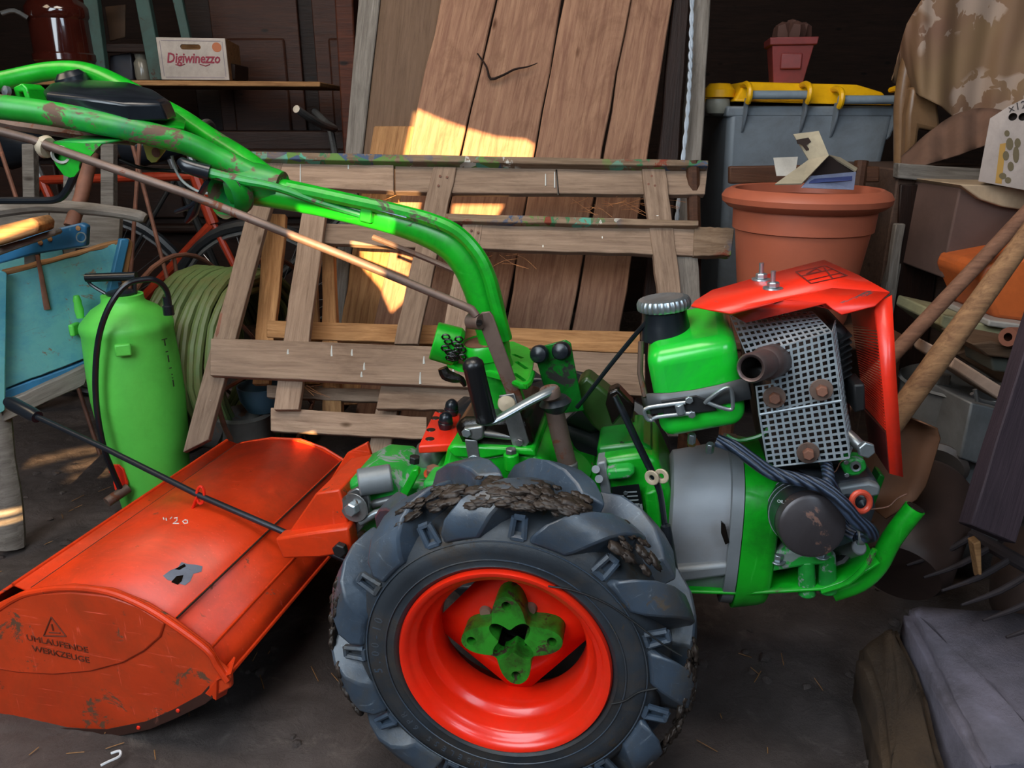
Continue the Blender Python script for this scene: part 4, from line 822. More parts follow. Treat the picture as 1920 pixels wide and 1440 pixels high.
obj('clamp_socket', MB().lathe([(0.0, -0.012), (0.020, -0.012), (0.026, -0.008), (0.030, 0.004), (0.030, 0.03)], h(446, 366, 0.25), (-0.45, -1, -0.1), 28), GW, tr)
obj('clamp_bore', MB().lathe([(0, 0.0), (0.0125, 0.0), (0.013, -0.001)], h(440, 352, 0.232), (-0.45, -1, -0.1), 20), M['oily'], tr)
obj('clamp_body', MB().tube([h(530, 352, 0.28), h(485, 345, 0.28), h(440, 345, 0.28)], [0.024, 0.031, 0.033], 20, smooth=3), GW, tr)
near = [(525, 350, 0.28), (490, 336, 0.275), (455, 318, 0.27), (410, 297, 0.26), (355, 271, 0.24), (300, 256, 0.22), (235, 240, 0.20), (140, 221, 0.18), (60, 208, 0.16), (-40, 196, 0.14)]
obj('near_handle', MB().tube([h(*p) for p in near], 0.0168, 18, smooth=5), GW, tr)
farh = [(530, 350, 0.29), (500, 330, 0.31), (455, 296, 0.34), (400, 262, 0.37), (340, 222, 0.40), (280, 190, 0.42), (225, 160, 0.44), (180, 140, 0.46), (140, 132, 0.47), (90, 134, 0.47), (30, 146, 0.46), (-40, 162, 0.45)]
obj('far_handle', MB().tube([h(*p) for p in farh], 0.0160, 18, smooth=5), M['green'], tr)
obj('cross_plate', MB().add([h(190, 222, 0.2), h(345, 242, 0.24), h(348, 226, 0.3), h(330, 212, 0.38), h(200, 195, 0.36)], [(0, 1, 2, 3, 4)]), G_, tr, solid=0.003)
# black tool tray lid
tpx = [(80, 172, 0.24), (92, 160, 0.33), (150, 152, 0.42), (245, 158, 0.42), (292, 172, 0.38), (319, 190, 0.30), (302, 194, 0.22), (232, 195, 0.19), (160, 185, 0.18), (86, 177, 0.19)]
Ptop = [h(*p) for p in tpx]; nrm = Vector((-0.18, -0.25, 1)).normalized(); cen = sum(Ptop, Vector()) / len(Ptop)
Pin = [cen + (p - cen) * 0.93 + nrm * 0.004 for p in Ptop]; Plow = [p - nrm * 0.024 for p in Ptop]; n = len(Ptop)
obj('tool_tray', MB().add(Pin + Ptop + Plow, [tuple(range(n))] + [(i, n + i, n + (i + 1) % n, (i + 1) % n) for i in range(n)] + [(n + i, 2 * n + i, 2 * n + (i + 1) % n, n + (i + 1) % n) for i in range(n)] + [tuple(range(3 * n - 1, 2 * n - 1, -1))]), M['black'], tr, 0.003, 25)
obj('tray_hump', MB().lathe([(0.028, -0.01), (0.026, 0.012), (0.018, 0.02), (0, 0.022)], h(138, 157, 0.43), nrm, 24), M['black'], tr)
obj('handle_stay', MB().prism([h(x, y, 0.30) for x, y in ((24, 164), (40, 156), (50, 165), (57, 190), (48, 190), (42, 172), (34, 172), (36, 186), (30, 186))], (0, 0.04, 0)), M['green'], tr, 0.002)
obj('stay_bolt', MB().lathe([(0, 0.008), (0.008, 0.006), (0.008, 0)], h(16, 172, 0.29), (-0.3, -1, 0.2), 14), M['zinc'], tr)
obj('underside_channel', MB().tube([h(x, y, 0.24) for x, y in ((-30, 222), (40, 236), (110, 246), (200, 258), (250, 262))], 0.012, 8, flat=0.7), M['rusty'], tr)
# rod bracket
bp = part('rod_bracket', [(99, 267), (94, 287), (105, 310), (120, 329), (131, 333), (139, 331), (161, 302), (190, 270)], 0.15, 0.153, M['green'], 0)
cut(bp, MB().prism([h(135 + 6.5 * math.cos(t) + 1.5 * math.sin(t) * -1, 313 + 11 * math.sin(t), 0.13) for t in [k / 16 * 6.283 for k in range(16)]], (0, 0.04, 0)))
obj('bracket_top', MB().add([h(99, 267, 0.152), h(190, 269, 0.152), h(262, 258, 0.24), h(170, 254, 0.24)], [(0, 1, 2, 3)]), GW, tr, solid=0.003)
obj('bushing', MB().lathe([(0.008, 0.0), (0.011, 0.002), (0.0125, 0.0), (0.0125, -0.012)], h(114, 291, 0.146), (0.6, -1, -0.2), 20), paint('white_bush', '#b0aaa0', 0.5, 0.2, '#7a5a48'), tr)
obj('rod_stop', MB().lathe([(0, -0.004), (0.014, -0.003), (0.016, 0.002), (0.013, 0.008), (0.008, 0.014), (0, 0.015)], h(88, 276, 0.145), (-1, 0.1, 0.3), 20), bpy.data.materials['cream_nylon'], tr)
part('yellow_bracket', [(265, 262), (312, 272), (308, 284), (292, 304), (284, 305), (276, 298)], 0.38, 0.383, paint('yellow_green', '#9a9c30', 0.5, 0.3, '#6a5a30'), 0)
obj('bracket_hole', MB().lathe([(0, 0.001), (0.008, 0.001)], h(293, 286, 0.379), (0, -1, 0), 16), M['rust'], tr)
obj('control_rod', MB().tube([h(-20, 241, 0.13), h(60, 262, 0.135), h(95, 275, 0.14), h(125, 286, 0.14), h(350, 363, 0.16), h(640, 478, 0.185), h(868, 573, 0.2), h(884, 580, 0.2), h(893, 592, 0.2)], 0.0062, 12), M['rusty'], tr)
# hand lever and cables
obj('hand_grip', MB().tube([h(338, 300, 0.22), h(352, 312, 0.22), h(393, 324, 0.23)], [0.006, 0.0105, 0.0115], 16, smooth=3), M['black'], tr)
obj('lever_bar', MB().tube([h(394, 325, 0.23), h(450, 338, 0.235), h(520, 352, 0.24), h(600, 380, 0.25), h(700, 410, 0.255)], [0.008, 0.007, 0.006, 0.0055, 0.004], 10, smooth=3), GW, tr)
obj('brake_lever', MB().tube([h(398, 335, 0.24), h(388, 345, 0.24), h(374, 368, 0.25), h(360, 385, 0.25), h(330, 397, 0.25)], [0.007, 0.008, 0.007, 0.007, 0.005], 10, smooth=3, flat=0.6).tube([h(372, 372, 0.25), h(362, 400, 0.255), h(350, 416, 0.26)], [0.006, 0.009, 0.005], 10, smooth=3, flat=0.6), M['black'], tr)
obj('white_cable', MB().tube([h(x, y, 0.27) for x, y in ((322, 292), (330, 320), (345, 342), (370, 358), (395, 364), (415, 372))], 0.0022, 8, smooth=5), paint('cable_white', '#9a9c94', 0.5), tr)
obj('black_cable', MB().tube([h(x, y, 0.28) for x, y in ((225, 300), (270, 316), (340, 322), (400, 330))], 0.0028, 8, smooth=5).tube([h(x, y, 0.28) for x, y in ((408, 330), (412, 365), (428, 396), (440, 405), (452, 400), (448, 392))], 0.0016, 6, smooth=5), M['black_matt'], tr)
obj('far_rod', MB().tube([h(700, 445, 0.38), h(800, 485, 0.36), h(870, 515, 0.34)], 0.005, 8), M['rusty'], tr)
# ------------------------------------------------------------------ rotary tiller with its hood
ot = W0.hit(420, 1270, 0.95)
K = Frame((ot.x, 0.95, 0), 13)
ti = thing('rotary_tiller', 'orange rotary tiller hood with a dark worn skid edge, coupled behind the green tractor', 'tiller', K)
HO = M['hood']
prof = [(-60, 1190), (-20, 1125), (25, 1097), (52, 1108), (62, 1104), (90, 1100), (130, 1097), (170, 1099), (205, 1106), (240, 1117), (270, 1131), (300, 1147), (325, 1164), (328, 1168), (358, 1189), (388, 1212), (393, 1218), (408, 1243), (424, 1272)]
P = px(K, prof, 0.012); LEN = 0.60
sv = []; NS = 2
for p in P:
    sv += [p, p + Vector((0, LEN, 0))]
obj('hood', MB().add(sv, [(2 * i, 2 * i + 2, 2 * i + 3, 2 * i + 1) for i in range(len(P) - 1)]), HO, ti, smooth=30, solid=0.004)
obj('rear_flap', MB().add([P[0], P[0] + Vector((0, LEN, 0)), P[0] + Vector((-0.05, LEN, -0.13)), P[0] + Vector((-0.05, 0, -0.13))], [(0, 1, 2, 3)]), HO, ti, smooth=0, solid=0.004)
# weld seams / creases
for i, r in ((2, 0.0035), (12, 0.0022), (16, 0.003), (18, 0.004)):
    obj('hood_crease' if r < 0.004 else 'hood_rolled_edge', MB().tube([P[i] + Vector((0, 0.0, 0.001)), P[i] + Vector((0, LEN, 0.001))], r, 8), HO, ti)
q = MB()
for i in (3, 12): q.tube([P[i] + Vector((0.004, 0.004, 0.0032)), P[i] + Vector((0.004, LEN - 0.01, 0.0030))], 0.0018, 6)
obj('dirt_seam', q, M['mud'], ti)
out = [(-60, 1190), (-20, 1140), (25, 1118), (60, 1107), (130, 1099), (205, 1107), (270, 1133), (325, 1167), (388, 1214), (408, 1244), (432, 1268), (433, 1290), (385, 1318), (330, 1345), (280, 1366), (200, 1383), (100, 1382), (0, 1362), (-100, 1325), (-160, 1270), (-120, 1220)]
pm_ = M['plate_hood']
sp = obj('side_plate', pxprism(K, out, 0.0, 0.010), pm_, ti, 0.003)
sp2 = obj('far_side_plate', MB().prism([p + Vector((0, LEN, 0)) for p in px(K, out, 0.0)], (0, 0.006, 0)), HO, ti, 0.002)
up_ = [(0, 1140), (30, 1121), (62, 1109), (130, 1101), (205, 1109), (270, 1135), (325, 1169), (388, 1216), (408, 1246), (428, 1275)]
obj('plate_bead', MB().tube([h_ - Vector((0, 0.002, 0)) for h_ in px(K, up_, 0.0)], 0.0055, 10, smooth=4), HO, ti)
lens = [(-40, 1150), (0, 1130), (60, 1114), (130, 1110), (200, 1117), (260, 1138), (308, 1170), (300, 1195), (270, 1222), (230, 1244), (170, 1260), (100, 1266), (30, 1262), (-40, 1250)]
obj('raised_field', pxprism(K, lens, -0.004, 0.002), pm_, sp, 0.004)
lo = [(-160, 1272), (-100, 1327), (0, 1364), (100, 1384), (200, 1385), (280, 1368), (330, 1347), (385, 1320), (400, 1308)]; lo2 = [(-150, 1250), (-95, 1305), (0, 1343), (100, 1364), (200, 1367), (275, 1352), (325, 1330), (378, 1301), (392, 1285)]
rv = []
for a_, b_ in zip(lo, lo2): rv += [K.hit(*a_, -0.004), K.hit(*b_, -0.004), K.hit(*b_, 0.012), K.hit(*a_, 0.012)]
rf = [(3, 2, 1, 0), tuple(len(rv) - 4 + k for k in range(4))] + [(i * 4 + k, i * 4 + (k + 1) % 4, i * 4 + 4 + (k + 1) % 4, i * 4 + 4 + k) for i in range(len(lo) - 1) for k in range(4)]
obj('skid_runner', MB().add(rv, rf), paint('runner_brown', '#4b2f28', 0.45, 0.4, '#6e4034', metal=0.4, wsc=14), ti, 0.001)
for x, y in ((5, 1358), (94, 1376), (171, 1379), (260, 1367), (334, 1335)): obj('rivet', MB().lathe([(0.0035, 0), (0.003, 0.002), (0, 0.0028)], K.hit(x, y - 3, -0.004), (0, -1, 0), 12), M['red'], ti)
obj('corner_fold', MB().add([K.hit(432, 1262, -0.002), K.hit(440, 1232, 0.03), K.hit(424, 1300, 0.02), K.hit(404, 1312, -0.003), K.hit(385, 1300, -0.004), K.hit(405, 1275, -0.004)], [(0, 1, 2, 3, 4, 5)]), HO, ti, smooth=0, solid=0.003)
# embossed warning
em = paint('embossed_dark', '#6a2c16', 0.6)
tri = MB()
TP = [K.hit(82, 1192, -0.0045), K.hit(124, 1193, -0.0045), K.hit(96, 1157, -0.0045)]
for i in range(3): tri.tube([TP[i], TP[(i + 1) % 3]], 0.0012, 6)
tri.tube([K.hit(97, 1170, -0.0045), K.hit(100, 1182, -0.0045)], 0.0014, 6).tube([K.hit(92, 1186, -0.0045), K.hit(113, 1187, -0.0045)], 0.001, 6)
obj('warning_triangle', tri, em, sp)
for s, x, y in (('UMLAUFENDE', 107, 1207), ('WERKZEUGE', 114, 1227)):
    text('embossed_lettering', s, 0.0158, em, sp, basis(K.hit(x, y, -0.0045), (1, 0, -0.04), (0.04, 0, 1)), 0.0008, sx=1.15)
# handwriting and bare patch on the hood: points on the hood surface
def onhood(x, y, lift=0.003):
    best = None; o = K.i @ CAMP; d = K.i.to_3x3() @ ray(x, y)
    for i in range(len(P) - 1):
        a, b = P[i], P[i + 1]; e = b - a; n_ = Vector((-e.z, 0, e.x)).normalized(); 
        den = n_.dot(d)
        if abs(den) < 1e-6: continue
        t = n_.dot(a - o) / den; p = o + d * t; s = (Vector((p.x, 0, p.z)) - Vector((a.x, 0, a.z))).dot(e) / e.dot(e)
        if -0.02 <= s <= 1.02 and 0 <= p.y <= LEN + 0.02 and (best is None or t < best[0]): best = (t, p + (n_ if n_.z > 0 else -n_) * lift, n_ if n_.z > 0 else -n_)
    return best[1] if best else K.hit(x, y, 0.2)
wh = plain('white_marker', '#d8d2cc', 0.7)
q = MB()
for st in (((347, 977), (352, 978), (352, 983), (346, 984), (343, 980), (347, 977)), ((327, 974), (333, 973), (332, 979), (325, 984), (336, 984)), ((320, 975), (323, 972)), ((312, 974), (313, 978)), ((307, 973), (308, 976))):
    q.tube([onhood(x, y, 0.0026) for x, y in st], 0.0011, 5)
obj('chalk_marks', q, wh, ti)
wm = paint('bare_metal_patch', '#7c8494', 0.5, 0.35, '#4b3a3a', metal=0.4, var=0.3, wsc=40)
q = MB().add([onhood(x, y, 0.0026) for x, y in ((305, 1082), (318, 1072), (333, 1066), (340, 1056), (352, 1060), (368, 1061), (379, 1064), (377, 1074), (362, 1078), (356, 1092), (346, 1100), (335, 1096), (326, 1092), (314, 1090))], [tuple(range(14))])
obj('bare_patch', q, wm, ti, smooth=0)
q = MB().add([onhood(x, y, 0.0032) for x, y in ((320, 1094), (330, 1083), (343, 1081), (340, 1092), (332, 1099))], [tuple(range(5))]); q.add([onhood(x, y, 0.0032) for x, y in ((327, 1070), (345, 1060), (348, 1064), (336, 1071))], [(0, 1, 2, 3)])
obj('rust_hole', q, M['oily'], ti, smooth=0)
# eyelet and depth rod
e0 = onhood(372, 955, 0.0); 
obj('eyelet', MB().tube([e0 + Vector((-0.012, 0, 0)), e0 + Vector((-0.004, 0.0, 0.016)), e0 + Vector((0.004, 0, 0.030))], 0.005, 8, flat=0.5).tube([K.hit(376 + 7 * math.cos(a / 16 * 6.283), 928 + 16 * math.sin(a / 16 * 6.283), e0.y) for a in range(16)], 0.0028, 8, True), M['red'], ti)
ye = e0.y
g0, g1 = K.hit(14, 752, ye + 0.12), K.hit(70, 782, ye + 0.10)
dre = thing('depth_rod', 'long dark steel rod with a black grip running through the eyelet on the orange hood', 'rod', K)
obj('rod_shaft', MB().tube([g1, K.hit(200, 842, ye + 0.06), K.hit(376, 930, ye), K.hit(520, 992, ye - 0.01), K.hit(648, 1050, ye - 0.02)], 0.0058, 12), paint('blued_rod', '#2b3038', 0.4, 0.3, '#4a3c38', metal=0.5), dre)
obj('rod_grip', MB().tube([g0, g0.lerp(g1, 0.15), g0.lerp(g1, 0.85), g1], [0.010, 0.0145, 0.0145, 0.0125], 18), M['black'], dre)
obj('grip_end', MB().lathe([(0.009, 0), (0.007, 0.003), (0, 0.004)], g0, g0 - g1, 16), M['zinc'], dre)
# coupling bracket to the tractor
def kp(name, pts, d0, d1, mat, bev=0.003): return obj(name, pxprism(K, pts, d0, d1), mat, ti, bev)
kp('coupling_plate', [(540, 1000), (592, 925), (636, 918), (655, 990), (600, 1000)], 0.16, 0.30, HO, 0.003)
kp('coupling_arm', [(515, 1010), (600, 996), (652, 990), (660, 1036), (600, 1046), (530, 1048)], 0.14, 0.17, HO, 0.004)
obj('upper_ridge', MB().tube([K.hit(560, 1000, 0.2), K.hit(640, 885, 0.36), K.hit(690, 835, 0.45)], 0.006, 8), HO, ti)
kp('front_wall', [(565, 1010), (600, 930), (650, 850), (688, 830), (700, 870), (660, 960)], 0.40, 0.41, HO, 0.002)
bolt('coupling_bolt', K.hit(641, 1027, 0.135), (0, -1, 0), 0.012, 0.012, M['black_matt'], ti)
kp('rear_hook', [(203, 872), (222, 872), (230, 880), (238, 905), (236, 925), (218, 930), (212, 905), (216, 892), (204, 886)], 0.55, 0.556, M['red'], 0.001)
obj('hook_shaft', MB().cyl(K.hit(200, 942, 0.50), K.hit(240, 915, 0.55), 0.012), M['rusty'], ti)
# tines on their shaft under the hood
ax0 = sum((P[2], P[17]), Vector()) / 2; ax0.z = 0.135
obj('tine_shaft', MB().cyl(ax0 + Vector((0, 0.02, 0)), ax0 + Vector((0, LEN - 0.02, 0)), 0.02), M['rusty'], ti)
for k in range(6):
    for s in range(4):
        a = s * math.pi / 2 + k * 0.4; c_ = ax0 + Vector((0, 0.06 + 0.09 * k, 0)); d_ = Vector((math.cos(a), 0, math.sin(a))); e_ = Vector((-math.sin(a), 0, math.cos(a)))
        obj('tine', MB().tube([c_ + d_ * 0.015, c_ + d_ * 0.06, c_ + d_ * 0.08 + e_ * 0.02 + Vector((0, 0.03 * (-1) ** s, 0)), c_ + d_ * 0.085 + e_ * 0.04 + Vector((0, 0.045 * (-1) ** s, 0))], [0.011, 0.011, 0.012, 0.006], 8, flat=0.35), M['rusty'], ti)
# ------------------------------------------------------------------ back left: shelf, crate, cupboard, churn, ladder, bicycles
def boxpx(q, y, depth, mat, name, label, cat, bevel=0.004, ext_down=0, **k):
    P = [W0.hit(a, b, y) for a, b in q]
    return tag(obj(name, MB().prism(P, (0, depth, 0)), mat, bevel=bevel), label, cat, **k)
cab = thing('dresser', 'dark old dresser with moulded front under the plank shelf', 'dresser', Frame((-1.25, 3.0, 0)))
obj('body', MB().box((0.0, 0.22, 0.46), (1.9, 0.4, 0.92)), M['darkwood'], cab, 0.006)
for k in range(4): obj('drawer_front', MB().box((-0.70 + 0.47 * k, 0.01, 0.70), (0.42, 0.03, 0.2)), M['darkwood'], cab, 0.006)
for z in (0.56, 0.84): obj('moulding', MB().box((0, 0.0, z), (1.94, 0.05, 0.035)), M['darkwood'], cab, 0.012)
sh = boxpx([(-60, 148), (600, 153), (600, 163), (-60, 158)], 2.9, 0.34, M['warmwood'], 'shelf_board', 'long light-edged plank shelf on top of the dark dresser', 'shelf')
wd = thing('wardrobe', 'tall brown wardrobe with framed door panels behind the crate shelf', 'wardrobe', Frame((-1.06, 3.44, 0)))
obj('carcass', MB().box((0.17, 0.27, 1.15), (0.92, 0.5, 2.3)), M['darkwood'], wd, 0.006)
mw = wood('wardrobe_door', '#4a2a1c', '#35201a', 0.5, 0.4, '#1c0f0a')
for x in (0.0, 0.42):
    d = obj('door', MB().box((x, 0.01, 1.4), (0.36, 0.03, 1.5)), mw, wd, 0.004)
    for zz in (1.0, 1.72): obj('panel', MB().box((x, -0.012, zz), (0.24, 0.02, 0.56)), mw, d, 0.012)
# churn
cm = paint('brown_enamel', '#3c1610', 0.12, 0, var=0.15, coat=0.8, dirt=0.3, dirtc='#180806', bmp=0.02)
c = W0.hit(122, 90, 3.05); c.z = 0
ch = thing('enamel_boiler', 'glossy brown enamelled boiler standing behind the handlebars at the left', 'boiler', Frame(c))
obj('tank', MB().lathe([(0.0, 0.93), (0.10, 0.93), (0.107, 0.95), (0.105, 1.30), (0.112, 1.31), (0.112, 1.34), (0.105, 1.35), (0.07, 1.40), (0, 1.41)], n=40), cm, ch)
obj('band', MB().lathe([(0.107, 1.16), (0.112, 1.165), (0.112, 1.185), (0.107, 1.19)], n=40), cm, ch)
obj('tap', MB().tube([(-0.06, -0.10, 1.30), (-0.09, -0.12, 1.32), (-0.13, -0.13, 1.31)], 0.008, 8, smooth=3), M['steel'], ch)
obj('stand', MB().box((0, 0, 0.92), (0.2, 0.2, 0.03)), cm, ch)
# teal folding ladder
tl = thing('folding_ladder', 'faded teal wooden folding ladder standing on the shelf behind the crate', 'ladder', Frame(W0.hit(230, 152, 3.06)))
tm = paint('teal_paint', '#33504a', 0.6, 0.3, '#3b2a20', dirt=0.5)
fi = Frame(W0.hit(230, 152, 3.06))
for a, b in (((165, -60), (192, 150)), ((258, -60), (297, 150))):
    p, q = fi.hit(*a, 0), fi.hit(*b, 0); bar('rail', p, q, 0.05, 0.03, tm, tl, up=(0, 1, 0))
for y in (-20, 90): bar('rung', fi.hit(172 + y * 0.1, y, 0.02), fi.hit(276 + y * 0.2, y, 0.02), 0.03, 0.02, M['darkwood'], tl, up=(0, 1, 0))
p, q = fi.hit(325, -40, 0.06), fi.hit(352, 80, 0.06); bar('brace', p, q, 0.035, 0.02, tm, tl, up=(0, 1, 0))
boxpx([(196, 12), (235, 8), (234, 70), (205, 78)], 3.22, 0.01, paint('old_card', '#4a3524', 0.8), 'cardboard_sheet', 'dim brown sheet of card behind the teal ladder', 'card')
boxpx([(205, 105), (245, 98), (250, 150), (205, 152)], 3.12, 0.12, paint('old_tin', '#2a2c34', 0.4), 'tin_box', 'dark tin box on the shelf between the ladder legs', 'box')
for q, cc, l in (([(258, 118), (280, 116), (282, 150), (260, 150)], '#8f8a80', 'pale glass jar on the shelf left of the printed crate'),):
    cen = W0.hit(270, 150, 3.12); tag(obj('jar', MB().lathe([(0, 0), (0.026, 0), (0.028, 0.01), (0.028, 0.06), (0.02, 0.072), (0.022, 0.09), (0, 0.09)], n=20), paint('jar', '#6d6a60', 0.2), loc=cen), l, 'jar')
# printed crate
cf = Frame(W0.hit(368, 151, 2.93) + Vector((0, 0, 0.002)), -9)
cr = thing('printed_crate', 'small wooden crate with a white printed end and a hand hole, on the shelf', 'crate', cf)
cw, chh = 0.232, 0.138
wp = paint('white_printed_card', '#b3a79d', 0.7, 0.1, '#7a6454', bmp=0.1)
e = obj('end_panel', MB().box((0, 0, chh / 2), (cw, 0.012, chh)), wp, cr, 0.002)
cut(e, MB().prism([(-0.004 + 0.026 * s_ + 0.0085 * math.cos(a_), -0.05, 0.108 + 0.0085 * math.sin(a_)) for s_, a0_ in ((1, -90), (-1, 90)) for a_ in [R(a0_ + 20 * k_) for k_ in range(10)]], (0, 0.1, 0)))
for x in (-1, 1): obj('side', MB().box((x * (cw / 2 - 0.005), 0.14, chh / 2), (0.01, 0.26, chh)), M['warmwood'], cr, 0.001)
obj('bottom', MB().box((0, 0.14, 0.005), (cw - 0.02, 0.26, 0.008)), M['warmwood'], cr); obj('far_end', MB().box((0, 0.27, chh / 2), (cw, 0.01, chh)), M['warmwood'], cr, 0.001)
text('lettering', 'Digiwinezzo', 0.046, plain('crate_lettering', '#8a3040', 0.8), cr, basis((0, -0.0068, 0.070), (1, 0, 0), (0, 0, 1)), 0.0008, 0.25, sx=0.80, bold=0.0011)
obj('swash', MB().tube([(-0.062, -0.007, 0.050), (-0.045, -0.007, 0.046), (-0.03, -0.007, 0.052)], 0.0016, 5).tube([(0.02, -0.007, 0.052), (0.04, -0.007, 0.046), (0.055, -0.007, 0.052)], 0.0016, 5), bpy.data.materials['crate_lettering'], cr)
obj('emblem', MB().lathe([(0.0, 0), (0.016, 0), (0.016, 0.001), (0, 0.001)], (0.085, -0.0062, 0.108), (0, -1, 0), 20), plain('orange_emblem', '#b06a48', 0.8), cr)
fr = MB()
for x in (-0.105, 0.105): fr.box((x, -0.0066, chh / 2), (0.002, 0.001, 0.115))
for z in (0.008, 0.128): fr.box((0, -0.0066, z), (0.2, 0.001, 0.002))
obj('printed_border', fr, plain('border_grey', '#8a7f86', 0.8), cr)
boxpx([(425, 118), (441, 120), (441, 150), (425, 150)], 3.0, 0.15, M['darkwood'], 'wooden_block', 'small brown block beside the printed crate', 'block')
# ------------------------------------------------------------------ bicycles
bk_rub, bk_st = M['rubber_dark'], M['steel']
def bicycle(fr, label, fm, flat_bar):
    t = thing('bicycle', label, 'bicycle', fr, 'old bicycles parked behind the cart'); Rr = 0.33; wheels = ((-0.52, Rr), (0.52, Rr))
    for x, z in wheels:
        ty = obj('tyre', MB().tube([(x + Rr * math.cos(a / 40 * 2 * math.pi), 0, z + Rr * math.sin(a / 40 * 2 * math.pi)) for a in range(40)], 0.018, 8, True), bk_rub, t)
        obj('rim', MB().tube([(x + (Rr - 0.022) * math.cos(a / 40 * 2 * math.pi), 0, z + (Rr - 0.022) * math.sin(a / 40 * 2 * math.pi)) for a in range(40)], 0.008, 6, True), bk_st, t)
        sp = MB()
        for k in range(28):
            a = 2 * math.pi * k / 28; s = 1 if k % 2 else -1
            sp.tube([(x + 0.02 * math.cos(a + s), s * 0.02, z + 0.02 * math.sin(a + s)), (x + (Rr - 0.025) * math.cos(a), 0, z + (Rr - 0.025) * math.sin(a))], 0.0011, 4)
        obj('spokes', sp, bk_st, t); obj('hub', MB().cyl((x, -0.04, z), (x, 0.04, z), 0.02), bk_st, t)
    f = MB(); bb = (-0.06, 0, 0.28); st = (-0.2, 0, 0.78); hd = (0.34, 0, 0.8); hl = (0.38, 0, 0.66)
    for a, b, r in ((bb, st, 0.014), (st, hd, 0.014), (bb, hl, 0.016), (hd, hl, 0.018), (bb, (-0.52, 0, Rr), 0.009), (st, (-0.52, 0, Rr), 0.008), (hl, (0.52, 0, Rr), 0.011)): f.tube([a, b], r, 10)
    obj('bicycle_frame', f, fm, t)
    obj('handlebar', MB().tube([(0.25, -0.27, 0.92 if flat_bar else 0.99), (0.3, -0.16, 0.95), (0.34, 0, 0.93), (0.3, 0.16, 0.95), (0.25, 0.27, 0.92 if flat_bar else 0.99)], 0.012, 10, smooth=6), bk_st, t)
    obj('stem', MB().tube([hd, (0.325, 0, 0.94)], 0.012, 8), bk_st, t); obj('seat_post', MB().tube([st, (-0.225, 0, 0.87)], 0.012, 8), bk_st, t)
    obj('saddle', MB().lathe([(0.0, -0.16), (0.055, -0.14), (0.07, -0.08), (0.045, 0.02), (0.02, 0.10), (0, 0.12)], (-0.22, 0, 0.88), (1, 0, 0), 16), M['black'], t)
    obj('crank', MB().cyl((-0.06, -0.06, 0.28), (-0.06, 0.06, 0.28), 0.015).tube([(-0.06, -0.06, 0.28), (0.07, -0.07, 0.2)], 0.008, 6).lathe([(0.09, 0), (0.09, 0.004), (0.08, 0.004), (0.08, 0)], (-0.06, -0.045, 0.28), (0, -1, 0), 28), bk_st, t)
    return t
b1 = bicycle(Frame((-1.28, 2.42, 0), 12), 'bicycle with orange-red frame behind the blue cart', paint('orange_frame', '#8f2c14', 0.4, 0.2, '#5a2a1a'), True)
b2 = bicycle(Frame((-0.95, 2.72, 0), -8), 'dark bicycle standing furthest back beside the pallet', M['black_matt'], False)
for b in (b1, b2): del b['group']
# ------------------------------------------------------------------ cart, boards, hardware on it
c1 = paint('cart_blue', '#63a5a4', 0.6, 0.42, '#7a6654', var=0.2, dirt=0.8, dirtc='#2f7f9c', sc_=5, wsc=11, scr=0.4, scrc='#6b5a48')
c2 = paint('cart_deep_blue', '#2a6f96', 0.55, 0.15, '#5f5448', var=0.15)
# side panel recedes: left end Y 1.5, right end Y 2.1
pA = W0.z(12, 1030, 0.0)
yawc = -42
CF = Frame((pA.x, pA.y, 0), yawc)
cart = thing('cart', 'old blue-painted wooden cart with plank sides and a grey lower rail', 'cart', CF)
CFy = CF
board('side_plank', CF, [(10, 516), (8, 730), (172, 668), (232, 450)], 0.0, 0.02, c1, cart, 0.001, 10)
board('side_plank', CF, [(8, 733), (8, 770), (168, 693), (174, 672)], 0.002, 0.02, c2, cart, 0.001, 10)
board('lower_rail', CF, [(4, 758), (6, 792), (160, 722), (172, 680)], -0.015, 0.035, M['greywood'], cart, 0.001, 8)
board('top_edge', CF, [(6, 509), (8, 518), (232, 457), (230, 450)], -0.001, 0.022, M['warmwood'], cart, 0.0015, 10)
board('corner_batten', CF, [(226, 448), (243, 448), (220, 562), (200, 562)], -0.02, 0.02, c2, cart, 0.0005, 4)
board('corner_batten', CF, [(241, 446), (251, 456), (232, 565), (220, 562)], -0.01, 0.02, M['warmwood'], cart, 0.0005, 4)
board('corner_batten', CF, [(-6, 506), (14, 512), (10, 770), (-6, 780)], -0.025, 0.02, c1, cart, 0.0005, 6)
L = [CF.hit(x, y, 0.01) for x, y in ((2, 785), (8, 860), (16, 930), (18, 1000))]; L.append(Vector((CF.hit(18, 1028, 0.01).x, 0.01, 0.0)))
obj('leg', MB().tube(L, [0.022, 0.023, 0.028, 0.033, 0.034], 10, smooth=4, flat=0.75), M['greywood'], cart)
bar('leg', (L[0].x + 0.62, 0.02, 0), (L[0].x + 0.62, 0.02, 0.42), 0.05, 0.05, M['greywood'], cart, up=(0, 1, 0))
xl = CF.hit(10, 700, 0); xr = CF.hit(232, 560, 0)
for k in range(5): obj('floor_plank', MB().box(((xl.x + xr.x) / 2, 0.07 + 0.1 * k, xl.z + 0.02), (xr.x - xl.x, 0.096, 0.02)), M['greywood'], cart, 0.002)
obj('far_side_plank', MB().box(((xl.x + xr.x) / 2, 0.55, xl.z + 0.12), (xr.x - xl.x, 0.02, 0.2)), c1, cart, 0.003)
obj('iron_strap', MB().tube([CF.hit(70, 478, -0.004), CF.hit(78, 520, -0.006), CF.hit(84, 555, -0.006), CF.hit(89, 580, -0.004)], [0.004, 0.005, 0.006, 0.007], 8, flat=0.5), M['rust'], cart)
